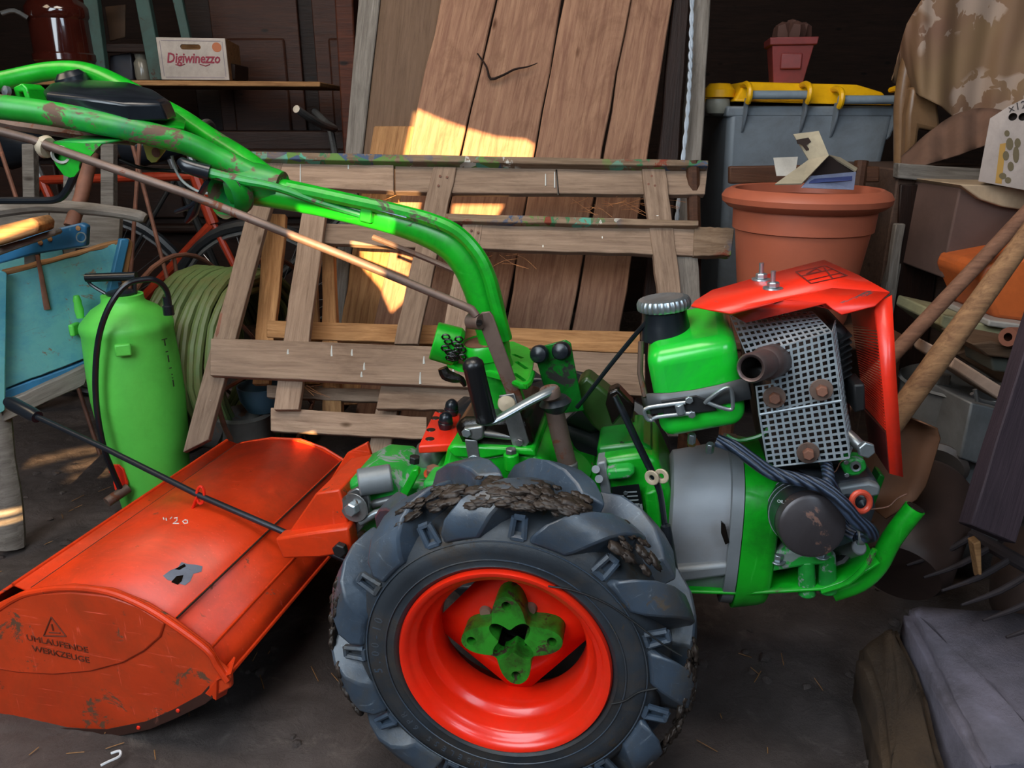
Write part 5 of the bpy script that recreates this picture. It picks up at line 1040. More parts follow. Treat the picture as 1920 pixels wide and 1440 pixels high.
# blue metal angle with rivets on the cart
ang = boxpx([(-20, 475), (60, 440), (150, 418), (162, 424), (160, 462), (60, 478), (-20, 500)], 1.62, 0.02, paint('angle_blue', '#235f86', 0.4, 0.1, '#444a50'), 'metal_bracket', 'blue riveted steel bracket lying across the top of the cart', 'bracket')
for x, y in ((76, 455), (94, 448), (147, 428)): obj('rivet', MB().lathe([(0.0055, 0), (0.005, 0.002), (0, 0.003)], W0.hit(x, y, 1.62), (0, -1, 0), 12), M['warmwood'], ang)
obj('ring', MB().tube([W0.hit(152 + 9 * math.cos(a / 20 * 6.283), 445 + 9 * math.sin(a / 20 * 6.283), 1.61) for a in range(20)], 0.0015, 6, True), M['zinc'], ang)
boxpx([(-30, 430), (60, 408), (72, 420), (70, 436), (-30, 468)], 1.5, 0.06, M['warmwood'], 'wood_offcut', 'light sawn wood offcut lying on top of the cart', 'wood')
boxpx([(-30, 470), (40, 450), (100, 430), (104, 440), (-30, 488)], 1.54, 0.03, M['greywood'], 'wood_offcut', 'thin grey strip of wood under the light offcut on the cart', 'wood')
# grey boards and laths behind the cart
for q, y, l in (([(-20, 398), (90, 392), (96, 470), (-20, 480)], 1.95, 'wide grey board standing behind the cart at the left edge'), ([(92, 396), (225, 400), (222, 460), (95, 470)], 1.93, 'grey board with chalk marks behind the cart, right one')):
    boxpx(q, y, 0.02, M['greywood'], 'board', l, 'board', bevel=0.002)
for q, l, y in (([(40, 270), (62, 270), (52, 375), (30, 375)], 'leftmost grey lath standing behind the cart', 2.0), ([(188, 268), (212, 270), (203, 390), (178, 388)], 'grey lath standing left of the thin rusty rods', 2.0), ([(118, 262), (140, 262), (130, 385), (105, 382)], 'brownish lath between the two grey laths behind the cart', 2.05)):
    P = [W0.hit(a, b, y) for a, b in q]; P[2].z -= 0.25; P[3].z -= 0.25; P[2].x -= 0.03; P[3].x -= 0.03
    tag(obj('lath', MB().prism(P, (0, 0.025, 0)), M['greywood'], bevel=0.002), l, 'lath')
tag(obj('branch_handle', MB().tube([W0.hit(x, y, 1.78) for x, y in ((-30, 400), (20, 392), (80, 386), (150, 390), (220, 398), (262, 406), (273, 410))], [0.016, 0.016, 0.016, 0.015, 0.014, 0.014, 0.010], 10, smooth=4), M['greywood']), 'long grey worn wooden handle with a pale cut end above the cart', 'handle')
tag(obj('rusty_pipe', MB().tube([W0.hit(172, 286, 1.84), W0.hit(152, 370, 1.80), W0.hit(133, 425, 1.76)], 0.0155, 14), M['rust']), 'thick rusty pipe rising from the cart behind the handlebars', 'pipe')
tag(obj('black_tube', MB().tube([W0.hit(x, y, 1.7) for x, y in ((-30, 376), (60, 376), (105, 374), (125, 358), (140, 325), (150, 290))], 0.008, 10, smooth=5), M['black']), 'thin black bent tube crossing above the long wooden handle', 'tube')
for a, b, l in (((246, 262), (318, 540), 'thin rusty rod leaning to the right beside the bicycle'), ((262, 262), (242, 560), 'thin rusty rod standing straightest beside the bicycle'), ((-5, 262), (40, 400), 'thin rusty rod at the left edge behind the cart')):
    p, q = W0.hit(*a, 2.34), W0.hit(*b, 2.28); q = p + (q - p) * ((p.z - 0.01) / (p.z - q.z)) if q.z > 0.02 else q
    tag(obj('rusty_rod', MB().tube([p, q], 0.006, 8), M['rust']), l, 'rod')
# ------------------------------------------------------------------ sprayer
SF = Frame((W0.hit(264, 760, 1.72).x, 1.72, 0), 0)
spr = thing('pressure_sprayer', 'lime green pressure sprayer tank with a black hose and pump handle', 'sprayer', SF)
def zr(y): return SF.hit(262, y, 0).z
scl = 0.93 / FPX * (1.72 * math.cos(PITCH) + 0.45 * math.sin(PITCH))
prof = [(0, 0.0), (60 * scl, 0.0), (66 * scl, 0.01), (84 * scl, zr(815)), (90 * scl, zr(740)), (89 * scl, zr(690)), (86 * scl, zr(640)), (85 * scl, zr(622)), (87 * scl, zr(615)), (87 * scl, zr(606)), (84 * scl, zr(600)), (62 * scl, zr(578)), (41 * scl, zr(566)), (39 * scl, zr(560)), (39 * scl, zr(552)), (0, zr(551))]
obj('tank', MB().lathe(prof, n=48), M['lime'], spr, 0, 50)
obj('pump_cap', MB().lathe([(0.03, zr(560)), (0.032, zr(552)), (0.034, zr(548)), (0.030, zr(546)), (0.012, zr(542)), (0, zr(542))], n=24), M['black'], spr)
hz = zr(521)
obj('pump_handle', MB().tube([(-0.075, 0, hz), (0.04, 0, hz + 0.004)], 0.010, 14), M['black'], spr)
obj('handle_strut', MB().tube([(-0.07, 0, hz), (-0.068, 0, hz - 0.015), (-0.035, 0, zr(552))], 0.004, 8, smooth=3).tube([(0.036, 0, hz), (0.03, 0, zr(552))], 0.004, 8).tube([(0.0, 0, hz - 0.01), (0, 0, zr(548))], 0.0045, 8), M['black'], spr)
obj('relief_valve', MB().lathe([(0.008, 0), (0.010, 0.02), (0.008, 0.035), (0.009, 0.04), (0.006, 0.052), (0, 0.053)], (-0.094, -0.02, zr(592)), n=16), M['lime'], spr)
obj('hose_outlet', MB().lathe([(0.012, 0), (0.012, 0.02), (0.009, 0.022), (0.009, 0.04), (0, 0.04)], SF.hit(317, 590, -0.05), n=14), M['black'], spr)
obj('spray_hose', MB().tube([SF.hit(x, y, d) for x, y, d in ((317, 572, -0.05), (312, 545, -0.055), (295, 527, -0.075), (270, 524, -0.09), (235, 535, -0.11), (205, 575, -0.125), (186, 630, -0.13), (179, 700, -0.13), (182, 770, -0.13), (195, 840, -0.13), (210, 880, -0.12), (225, 915, -0.11))], 0.0065, 10, smooth=6), M['black'], spr)
obj('carrying_lug', MB().box((0.038, -0.107, zr(632)), (0.034, 0.012, 0.028), Matrix.Rotation(0.35, 3, 'Z')), M['lime'], spr, 0.004)
obj('carrying_lug', MB().box((-0.118, -0.01, zr(615)), (0.012, 0.034, 0.028)), M['lime'], spr, 0.004)
for k_, ch_ in enumerate('T-I-:I'): text('side_lettering', ch_, 0.024, bpy.data.materials.get('black_print') or plain('black_print', '#1d2a14', 0.6), spr, basis((0.1045 + 0.0013 * min(k_, 4), -0.048, zr(632 + 15 * k_)), (0.5, 0.866, 0), (0, 0, 1)), 0.0008)
# ------------------------------------------------------------------ hose reel
HF = Frame((W0.hit(440, 620, 1.98).x, 1.98, 0), -18)
hr = thing('hose_reel', 'rusty iron hose reel wound with dusty green hose between sprayer and pallet', 'hose reel', HF)
hc = Vector((-0.02, 0.02, 0.34)); ax = Vector((0.86, -0.5, 0)).normalized(); sidev = Vector((0.5, 0.86, 0)); hm = paint('dusty_green_hose', '#56683c', 0.5, 0.1, '#6a4a2a', var=0.3, dirt=0.6, dirtc='#6e5230', sc_=5); rr_ = random.Random(3); q = MB()
for lay, rad in ((0, 0.235), (1, 0.215), (2, 0.195)):
    for k in range(11 - lay):
        off = (k - 5 + lay / 2) * 0.021; j = rr_.uniform(-0.006, 0.006)
        q.tube([hc + ax * (off + rr_.uniform(-0.003, 0.003)) + (sidev * math.cos(a / 30 * 6.283) + Vector((0, 0, 1)) * math.sin(a / 30 * 6.283)) * (rad + j) for a in range(30)], 0.0105, 8, True)
obj('hose_coil', q, hm, hr)
for s in (-1, 1):
    c_ = hc + ax * s * 0.13
    obj('reel_flange', MB().tube([c_ + (sidev * math.cos(a / 36 * 6.283) + Vector((0, 0, 1)) * math.sin(a / 36 * 6.283)) * 0.275 for a in range(36)], 0.0065, 8, True), M['rust'], hr)
    for k in range(4):
        a = k * math.pi / 4
        v_ = (sidev * math.cos(a) + Vector((0, 0, 1)) * math.sin(a)) * 0.275; obj('spoke', MB().tube([c_ - v_, c_ + v_], 0.005, 6), M['rust'], hr)
    obj('foot', MB().tube([c_, c_ - Vector((0, 0, 0.34)) + sidev * 0.15], 0.007, 8).tube([c_, c_ - Vector((0, 0, 0.34)) - sidev * 0.15], 0.007, 8), M['rust'], hr)
# dusty canister / bucket with round mouth behind pallet, left
DF = Frame((W0.hit(450, 720, 1.80).x, 1.80, 0), 0)
dm = paint('dusty_galvanised', '#5f5c58', 0.5, 0.5, '#6b4a36', metal=0.3, var=0.3, wsc=20)
bt = thing('galvanised_can', 'rust-speckled galvanised can behind the lower left corner of the pallet', 'can', DF)
obj('can_body', MB().lathe([(0, 0.0), (0.075, 0.0), (0.08, 0.02), (0.068, 0.24), (0.072, 0.25), (0.06, 0.255), (0, 0.2)], (0.0, 0.0, 0.0), n=32), dm, bt)
obj('spout', MB().lathe([(0.042, 0.0), (0.048, 0.05), (0.052, 0.055), (0.046, 0.055), (0.04, 0.0)], (-0.06, -0.03, 0.21), (-0.8, -0.4, 0.5), 24), dm, bt)
tag(obj('blue_bowl', MB().lathe([(0.0, 0.0), (0.04, 0.0), (0.055, 0.03), (0.06, 0.065), (0.056, 0.066), (0.05, 0.03), (0, 0.006)], DF.w((0.045, 0.02, 0.256)), n=28), paint('slate_blue', '#2f4552', 0.4)), 'small slate blue bowl standing on the galvanised can behind the pallet', 'bowl')
# ------------------------------------------------------------------ right background: bin, planter, pot, chair
BF = Frame((W0.hit(1512, 300, 2.35).x, 2.35, 0), 0)
bn = thing('wheelie_bin', 'grey wheelie bin with a yellow hinged lid at the back right', 'bin', BF)
bg = paint('bin_grey', '#6d757c', 0.4, 0.0, var=0.1, dirt=0.4, dirtc='#453c38')
zt = BF.hit(1512, 205, 0).z; hw = (BF.hit(1676, 205, 0).x - BF.hit(1362, 205, 0).x) / 2
bw = [(-hw, 0, zt), (hw, 0, zt), (hw * 0.74, 0.06, 0.06), (-hw * 0.80, 0.06, 0.06)]
o = obj('body', MB().add([(-hw, 0, zt), (hw, 0, zt), (hw, 0.52, zt), (-hw, 0.52, zt), (-hw * 0.8, 0.07, 0.06), (hw * 0.76, 0.07, 0.06), (hw * 0.76, 0.46, 0.06), (-hw * 0.8, 0.46, 0.06)], [(0, 1, 2, 3), (4, 5, 1, 0), (5, 6, 2, 1), (6, 7, 3, 2), (7, 4, 0, 3), (4, 7, 6, 5)]), bg, bn, 0.02, seg=3)
obj('body_rim', MB().box((0, 0.27, zt - 0.006), (2 * hw + 0.012, 0.54, 0.03)), bg, bn, 0.006)
yl = paint('lid_yellow', '#e0a806', 0.42, 0.0, var=0.08, dirt=0.35, dirtc='#9a6a10')
lz = BF.hit(1512, 190, 0).z; lt = BF.hit(1512, 152, 0).z
lid = obj('lid', MB().add([(-hw * 0.95, 0.0, lz), (hw * 0.96, 0.0, lz - 0.012), (hw * 1.0, 0.56, lz), (-hw, 0.56, lz), (-hw * 0.80, 0.03, lt), (hw * 0.55, 0.03, lt - 0.004), (hw * 0.9, 0.05, lt - 0.028), (hw * 0.9, 0.5, lt - 0.02), (-hw * 0.9, 0.5, lt)], [(0, 3, 2, 1), (4, 5, 6, 7, 8), (0, 1, 6, 5, 4), (1, 2, 7, 6), (2, 3, 8, 7), (3, 0, 4, 8)]), yl, bn, 0.006)
for x0, x1, y in ((1402, 1514, 178), (1573, 1686, 187)):
    a, b = BF.hit(x0, y, -0.03), BF.hit(x1, y, -0.03)
    obj('hinge_tube', MB().cyl(a, b, 0.012), paint('hinge_grey', '#7d8a94', 0.35), bn)
    for q in (a, b):
        s = 1 if q is b else -1
        obj('lid_hook', MB().tube([q + Vector((0, 0.06, 0.028)), q + Vector((0, 0.02, 0.030)), q + Vector((0, -0.016, 0.018)), q + Vector((0, -0.02, -0.006)), q + Vector((0, -0.008, -0.02))], 0.0085, 8, smooth=4, flat=1), yl, lid)
        r = [q + Vector((0, 0.0, -0.008)), q + Vector((0, 0.03, -0.008)), q + Vector((0, 0.045, -0.11)), q + Vector((0, 0.03, -0.10)), q + Vector((0, 0.006, -0.05))]
        obj('gusset', MB().prism(r, (0.006, 0, 0)), bg, bn, 0.001)
lf = BF.hit(1350, 172, 0.0)
obj('lid_corner', MB().lathe([(0.0, 0.02), (0.03, 0.018), (0.045, 0.0), (0.045, -0.02), (0, -0.02)], lf + Vector((0.01, 0.05, 0.006)), n=24), yl, bn)
obj('side_grip', MB().lathe([(0, 0), (0.034, 0), (0.038, -0.02), (0.03, -0.04), (0.012, -0.05), (0, -0.05)], lf + Vector((0.008, 0.05, -0.018)), n=24), paint('grip_grey', '#8f8f84', 0.4), bn)
for s in (-1, 1):
    wx = s * (hw * 0.8); w_ = obj('wheel', MB().lathe([(0.0, -0.025), (0.07, -0.025), (0.095, -0.02), (0.1, 0), (0.095, 0.02), (0.07, 0.025), (0, 0.025)], (wx, 0.5, 0.1), (1, 0, 0), 28), M['rubber_dark'], bn)
# red planter with cactus
PF = Frame(BF.w(BF.hit(1495, 150, 0.1)), 12); PF = Frame((PF.m.translation.x, 2.55, lt + 0.001), 10)
rp = thing('square_planter', 'square red plastic planter holding a dried cactus on the yellow bin lid', 'planter', PF)
rm = paint('planter_red', '#7a2e2c', 0.5, 0, dirt=0.4)
obj('planter_body', MB().lathe([(0.0, 0.0), (0.062, 0.0), (0.088, 0.118), (0.082, 0.118), (0.07, 0.09), (0, 0.09)], n=4, ref=(1, 1, 0)), rm, rp, 0.004)
obj('planter_rim', MB().lathe([(0.086, 0.105), (0.096, 0.108), (0.099, 0.128), (0.090, 0.128), (0.084, 0.11)], n=4, ref=(1, 1, 0)), rm, rp, 0.002)
obj('relief_panel', MB().box((0, -0.056, 0.062), (0.062, 0.012, 0.045)), rm, rp, 0.004)
cac = paint('cactus_brown', '#4a2c22', 0.8, 0.3, '#5b3a2c')
cq = MB()
for k in range(5):
    a = k * 1.25; cq.lathe([(0, -0.03), (0.022, -0.015), (0.027, 0.01), (0.018, 0.035), (0, 0.042)], (0.028 * math.cos(a), 0.028 * math.sin(a), 0.135), (math.cos(a) * 0.3, math.sin(a) * 0.3, 1), 12, rfun=lambda t: 1 + 0.12 * math.cos(6 * t))
obj('cactus', cq.lathe([(0, 0), (0.024, 0.015), (0.027, 0.04), (0.014, 0.065), (0, 0.07)], (0, 0, 0.115), n=14, rfun=lambda t: 1 + 0.1 * math.cos(7 * t)), cac, rp)
# chair carrying the pot
c0 = W0.hit(1511, 360, 1.75)
chf = Frame((c0.x, 1.75, 0), 0)
cm2 = wood('chair_wood', '#5a3a28', '#40281c', 0.6, 0.3, '#22140e')
cr_ = thing('wooden_chair', 'old brown wooden chair under the big terracotta pot', 'chair', chf)
potz = c0.z - 0.29
obj('seat', MB().box((0, 0.0, potz - 0.013), (0.40, 0.38, 0.024)), cm2, cr_, 0.006)
for x in (-1, 1):
    obj('leg', MB().tube([(x * 0.17, -0.16, potz - 0.02), (x * 0.185, -0.175, 0)], [0.018, 0.014], 10), cm2, cr_)
    obj('leg', MB().tube([(x * 0.185, 0.18, 0), (x * 0.19, 0.17, potz), (x * 0.21, 0.215, 0.86)], 0.017, 10, smooth=4), cm2, cr_)
obj('backrest', MB().prism([chf.hit(1368, 312, 0.2), chf.hit(1500, 310, 0.2), chf.hit(1650, 312, 0.2), chf.hit(1650, 342, 0.2), chf.hit(1368, 345, 0.2)], (0, 0.02, 0)), cm2, cr_, 0.004)
obj('stretcher', MB().tube([(-0.18, -0.17, 0.22), (0.18, -0.17, 0.22)], 0.009, 8).tube([(-0.18, -0.17, 0.16), (-0.18, 0.18, 0.16)], 0.009, 8).tube([(0.18, -0.17, 0.16), (0.18, 0.18, 0.16)], 0.009, 8), cm2, cr_)
pf = Frame((c0.x, 1.75, potz), 0); pt = thing('terracotta_pot', 'large terracotta-coloured plastic plant pot with a thick rolled rim', 'pot', pf)
ps = (1.75 * math.cos(PITCH) + 0.16 * math.sin(PITCH)) / FPX; z0 = c0.z - potz
def pz(y): return pf.hit(1511, y, 0).z
rim_r = 148 * ps
obj('pot_body', MB().lathe([(0, 0), (98 * ps, 0), (101 * ps, 0.01), (122 * ps, pz(430)), (127 * ps, pz(428)), (129 * ps, pz(388)), (125 * ps, pz(388)), (98 * ps, 0.02), (0, 0.02)], n=56), M['terracotta'], pt)
obj('pot_rim', MB().lathe([(126 * ps, pz(392)), (138 * ps, pz(388)), (150 * ps, pz(378)), (152 * ps, pz(368)), (146 * ps, pz(358)), (134 * ps, pz(352)), (128 * ps, pz(354)), (125 * ps, pz(372))], n=56), M['terracotta'], pt)
obj('potting_soil', MB().lathe([(0, pz(385)), (100 * ps, pz(386)), (126 * ps, pz(390))], n=32), M['mud'], pt)
# paper bags
bgf = Frame((c0.x, 1.72, 0), 0)
pb = thing('paper_bag', 'torn paper bag with a folded beige flap and blue-white side sticking out of the pot', 'bag', bgf)
pm = paint('beige_paper', '#a89c84', 0.8, 0.15, '#6d5a40', var=0.2); bwm = paint('blue_white_paper', '#9aa3c0', 0.6, 0.2, '#5a6488', var=0.2); dk = plain('bag_inside', '#2e211c', 0.9)
def sheet(name, q, mat, parent, F_, t=0.0015):
    P = [F_.hit(x, y, d) for x, y, d in q]; return obj(name, MB().add(P, [tuple(range(len(P)))]), mat, parent, 0, 0, solid=t)
obj('beige_flap', MB().add([bgf.hit(*p) for p in ((1487, 252, 0.02), (1535, 246, 0.02), (1554, 292, -0.02), (1516, 300, 0.0), (1503, 345, -0.06), (1453, 346, -0.05))], [(0, 1, 2, 3), (3, 2, 4, 5)]), pm, pb, 0, 0, solid=0.003)
sheet('dark_mouth', ((1554, 292, 0.0), (1606, 318, 0.05), (1605, 326, 0.05), (1520, 330, -0.02)), dk, pb, bgf)
sheet('printed_side', ((1520, 330, -0.03), (1604, 322, 0.04), (1600, 356, 0.04), (1503, 352, -0.06)), bwm, pb, bgf, 0.003)
sheet('top_fold', ((1554, 291, 0.0), (1575, 296, 0.05), (1607, 316, 0.06), (1604, 322, 0.04)), pm, pb, bgf, 0.003)
sheet('printed_band', ((1520, 336, -0.034), (1598, 330, 0.03), (1597, 338, 0.03), (1516, 344, -0.045)), paint('band_blue', '#4a568c', 0.6), pb, bgf, 0.001)
sheet('back_paper', ((1450, 296, 0.12), (1496, 294, 0.12), (1490, 330, 0.1), (1456, 330, 0.1)), paint('white_paper', '#b8b4ac', 0.8), pb, bgf)
obj('mark', MB().prism([bgf.hit(x, y, 0.0) for x, y in ((1494, 262), (1516, 258), (1521, 266), (1512, 272), (1519, 282), (1512, 282), (1505, 272), (1496, 270))], (0, 0.003, 0)), dk, pb)
# ------------------------------------------------------------------ right edge
armf = Frame((W0.hit(1780, 200, 2.15).x, 2.15, 0), 0)
pc = thing('plastic_armchair', 'yellowed plastic garden chair shape under the leaf-printed cloth', 'chair', armf)
py_ = paint('yellowed_plastic', '#7d5f42', 0.35, 0, dirt=0.5, dirtc='#4f3322')
obj('backrest', MB().tube([armf.hit(x, y, 0.05) for x, y in ((1690, 330), (1690, 260), (1692, 180), (1712, 90), (1760, 20), (1850, -30))], 0.02, 12, smooth=5), py_, pc)
obj('seat', MB().box((0.03, 0.15, 0.43), (0.44, 0.44, 0.03)), py_, pc, 0.01)
for x in (-0.2, 0.24):
    for y in (-0.03, 0.34): obj('leg', MB().tube([(x, y, 0.42), (x * 1.1, y, 0)], 0.018, 8), py_, pc)
obj('armrest', MB().prism([armf.hit(x, y, 0.0) for x, y in ((1702, 215), (1712, 160), (1760, 190), (1766, 250), (1725, 240), (1715, 320), (1698, 320))], (0, 0.04, 0)), py_, pc, 0.01)
# cloth: folded sheet with leaves
mcl, tcl, bcl = nt('leaf_cloth'); co_, _ = coords(tcl)
vv = tcl.nodes.new('ShaderNodeTexVoronoi'); vv.inputs['Scale'].default_value = 15; vv.distance = 'MINKOWSKI'; vv.inputs['Exponent'].default_value = 0.6
wr = tcl.nodes.new('ShaderNodeVectorMath'); wn = tcl.nodes.new('ShaderNodeTexNoise'); wn.inputs['Scale'].default_value = 26; tcl.links.new(co_, wn.inputs[0]); wr.operation = 'MULTIPLY_ADD'; wr.inputs[1].default_value = (0.05, 0.05, 0.05); tcl.links.new(wn.outputs[1], wr.inputs[0]); tcl.links.new(co_, wr.inputs[2]); tcl.links.new(wr.outputs[0], vv.inputs[0])
clump = ramp(tcl, noi(tcl, co_, 4.5, 2), 0.44, 0.48); lf_ = ramp(tcl, vv.outputs['Distance'], 1.15, 1.05)
mm = tcl.nodes.new('ShaderNodeMath'); mm.operation = 'MULTIPLY'; tcl.links.new(clump, mm.inputs[0]); tcl.links.new(lf_, mm.inputs[1])
tcl.links.new(mixc(tcl, mm.outputs[0], mixc(tcl, ramp(tcl, noi(tcl, co_, 2.5, 3), 0.4, 0.6), lin('#7c6144'), lin('#6c4a3c')), lin('#9a8474')), bcl.inputs['Base Color']); bcl.inputs['Roughness'].default_value = 0.75
cols = [(1678, 160, 1700, 40), (1700, 30, 1716, 170), (1760, -70, 1762, 200), (1800, -90, 1806, 225), (1850, -90, 1808, 236), (1900, -90, 1862, 232), (1960, -90, 1925, 190), (2010, -90, 1985, 160)]
G = []; nxc, nyc = 56, 40
edge_top = [(1672, 150), (1685, 100), (1700, 45), (1740, -20), (1800, -70), (1880, -100), (1960, -100), (2060, -100)]
edge_bot = [(1676, 155), (1705, 165), (1725, 180), (1766, 200), (1806, 236), (1860, 238), (1925, 200), (2060, 160)]
def along(L, t):
    s = t * (len(L) - 1); i = min(int(s), len(L) - 2); f = s - i; return (L[i][0] + (L[i + 1][0] - L[i][0]) * f, L[i][1] + (L[i + 1][1] - L[i][1]) * f)
cv = []
for i in range(nxc + 1):
    a = along(edge_top, i / nxc); b = along(edge_bot, i / nxc)
    for j in range(nyc + 1):
        t = j / nyc; x = a[0] + (b[0] - a[0]) * t; y = a[1] + (b[1] - a[1]) * t
        d = 0.14 * (1 - math.sin(min(1, i / nxc * 1.5) * math.pi / 2)) - 0.05 + 0.03 * math.sin(i * 0.21 + 0.9 * math.sin(t * 2)) * (0.3 + t) + 0.006 * math.sin(i * 0.8 + t * 5)
        cv.append(armf.hit(x, y, d))
cf_ = [(i * (nyc + 1) + j, (i + 1) * (nyc + 1) + j, (i + 1) * (nyc + 1) + j + 1, i * (nyc + 1) + j + 1) for i in range(nxc) for j in range(nyc)]
o = obj('draped_cloth', MB().add(cv, cf_), mcl, smooth=180, solid=0.003); o.matrix_basis = armf.m; tag(o, 'brown cloth printed with pale ivy leaves, draped over the plastic chair', 'cloth')
# wooden box stack below the cloth
bxw = wood('dim_box_wood', '#5c463a', '#47352c', 0.8, 0.4, '#271a14')
bx = thing('wooden_chest', 'dark wooden chest with a pale worn top edge right of the pot', 'chest', Frame((W0.hit(1730, 500, 1.95).x, 1.95, 0), 0)); bf_ = Frame((W0.hit(1730, 500, 1.95).x, 1.95, 0), 0)
tl_, tr_ = bf_.hit(1690, 310, 0), bf_.hit(1850, 325, 0)
obj('chest_body', MB().box(((tl_.x + tr_.x) / 2 + 0.06, 0.22, tl_.z / 2), (tr_.x - tl_.x + 0.12, 0.42, tl_.z - 0.02)), bxw, bx, 0.004)
board('top_edge', bf_, [(1686, 306), (1684, 335), (1850, 346), (1850, 318)], -0.015, 0.03, M['greywood'], bx, 0.001, 6)
board('front_panel', bf_, [(1690, 345), (1775, 348), (1735, 700), (1668, 690)], -0.006, 0.01, M['darkwood'], bx, 0.001, 6)
board('corner_post', bf_, [(1680, 420), (1698, 420), (1668, 650), (1650, 650)], -0.02, 0.02, M['greywood'], bx, 0.001, 6)
sk = MB(); 
sv = []; SN = 24
for i in range(SN + 1):
    for j in range(7):
        t = i / SN; x = 1690 + 220 * t; y = 318 - 70 * t ** 1.3 - j * (4 + 9 * math.sin(t * 3)) ; sv.append(W0.hit(x, y, 1.98 + 0.02 * math.sin(i * 0.9) + j * 0.02))
sf = [(i * 7 + j, i * 7 + 7 + j, i * 7 + 8 + j, i * 7 + 1 + j) for i in range(SN) for j in range(6)]
tag(obj('burlap_sack', MB().add(sv, sf), paint('burlap', '#6e5040', 0.95, 0.2, '#4a3428', bmp=0.8), smooth=180, solid=0.004), 'folded burlap sack lying on the dark chest', 'sack')
wb = thing('cardboard_box', 'white cardboard carton with grip holes and a brown leaf print at the right edge', 'box', Frame((W0.hit(1880, 280, 1.72).x, 1.72, 0), 34)); wbf = Frame((W0.hit(1880, 280, 1.72).x, 1.72, 0), 34)
wcm = paint('white_carton', '#a2958e', 0.75, 0.12, '#6b5a4c', bmp=0.1)
fp = obj('front_panel', MB().prism([wbf.hit(x, y, 0) for x, y in ((1856, 222), (1890, 200), (1990, 150), (1990, 370), (1834, 340))], (0, 0.006, 0)), wcm, wb, 0.001)
cut(fp, MB().cyl(wbf.hit(1899, 219, -0.02), wbf.hit(1899, 219, 0.02), 0.008, n=16).cyl(wbf.hit(1918, 219, -0.02), wbf.hit(1918, 219, 0.02), 0.008, n=16))
obj('carton_body', MB().prism([wbf.hit(x, y, 0.02) for x, y in ((1862, 225), (1985, 180), (1985, 365), (1838, 338))], (0, 0.2, 0)), plain('carton_inside', '#2a1e18', 0.9), wb, 0.001)
text('lettering', 'x12', 0.022, plain('carton_print', '#3a3230', 0.8), wb, basis(wbf.hit(1908, 200, -0.001), (1, 0, 0.32), (-0.32, 0, 1)), 0.0003)
lfm = plain('leaf_print', '#5c5038', 0.8); lq = MB()
for (x, y, r, s) in ((1893, 270, 7, 12), (1905, 290, 6, 16), (1886, 292, 6, 9), (1895, 312, 6, 9), (1880, 330, 7, 6), (1890, 338, 6, 6), (1908, 268, 6, 9), (1888, 250, 5, 6)):
    lq.prism([wbf.hit(x + r * math.cos(a / 12 * 6.283), y + s * math.sin(a / 12 * 6.283), -0.0012) for a in range(12)], (0, 0.001, 0))
obj('leaf_print', lq, lfm, wb); obj('yellow_stripe', MB().prism([wbf.hit(x, y, -0.0008) for x, y in ((1875, 270), (1886, 268), (1878, 345), (1866, 343))], (0, 0.0006, 0)), plain('stripe_yellow', '#a07a38', 0.8), wb)
# cream slab and brown box
boxpx([(1800, 346), (1990, 350), (1990, 405), (1880, 388), (1838, 374)], 1.74, 0.25, paint('cream_foam', '#b0977a', 0.85, 0.1, '#7a5c3e'), 'foam_slab', 'thick cream slab lying under the white carton', 'slab', bevel=0.003)
boxpx([(1800, 352), (1990, 408), (1990, 560), (1765, 520)], 1.76, 0.22, paint('dark_carton', '#59423a', 0.85), 'dark_carton', 'plain dark brown carton under the cream slab', 'box')
# tool handles
def handle(name, a, da, b, db, r, mat, label, n=6):
    p, q = W0.hit(*a, da), W0.hit(*b, db); P = [p.lerp(q, k / n) + Vector((noise.noise(Vector((k, r * 99, 1))) * 0.003, 0, noise.noise(Vector((k, 3, r * 99))) * 0.003)) for k in range(n + 1)]
    return tag(obj(name, MB().tube(P, r, 14, smooth=3), mat), label, 'handle')
hwm = wood('handle_wood', '#8b6550', '#6d4c3c', 0.7, 0.4, '#3c281e'); hw2 = wood('handle_wood_dirty', '#94704f', '#6b4c36', 0.85, 0.6, '#2f211a')
p, q = W0.hit(2000, 318, 1.72), W0.hit(1672, 668, 1.48)
tag(obj('tool_handle', MB().tube([p, p.lerp(q, 0.5), q, q + (q - p) * 0.35], 0.0155, 14, smooth=4), hwm), 'smooth reddish-brown tool handle, the upper of the two leaning at the right', 'handle')
p, q = W0.hit(2000, 338, 1.35), W0.hit(1668, 800, 1.22)
shv = thing('shovel', 'shovel with a thick earth-caked wooden shaft and brown blade, leaning at the right', 'shovel')
obj('shaft', MB().tube([p, p.lerp(q, 0.35), p.lerp(q, 0.7), q], [0.0155, 0.0175, 0.02, 0.02], 16, smooth=4), hw2, shv)
bl = MB(); bv = []
c_top, c_bot = W0.hit(1690, 790, 1.23), W0.hit(1640, 965, 1.20)
for i in range(9):
    t = i / 8
    for j in range(9):
        s = j / 8 - 0.5; wdt = 0.07 * (1 if t < 0.7 else math.sqrt(max(0, 1 - ((t - 0.7) / 0.3) ** 2)) * 0.85 + 0.15) * (0.35 + 0.65 * min(1, t * 6))
        p_ = c_top.lerp(c_bot, t) + Vector((1, 0.1, 0.25)) * s * 2 * wdt + Vector((0, 0.05 * (1 - 4 * s * s) - 0.02, 0)); bv.append(p_)
obj('blade', MB().add(bv, [(i * 9 + j, i * 9 + j + 1, i * 9 + 10 + j, i * 9 + 9 + j) for i in range(8) for j in range(8)]), paint('blade_rust', '#6b4730', 0.6, 0.3, '#3d2c22', metal=0.3), shv, smooth=180, solid=0.003)
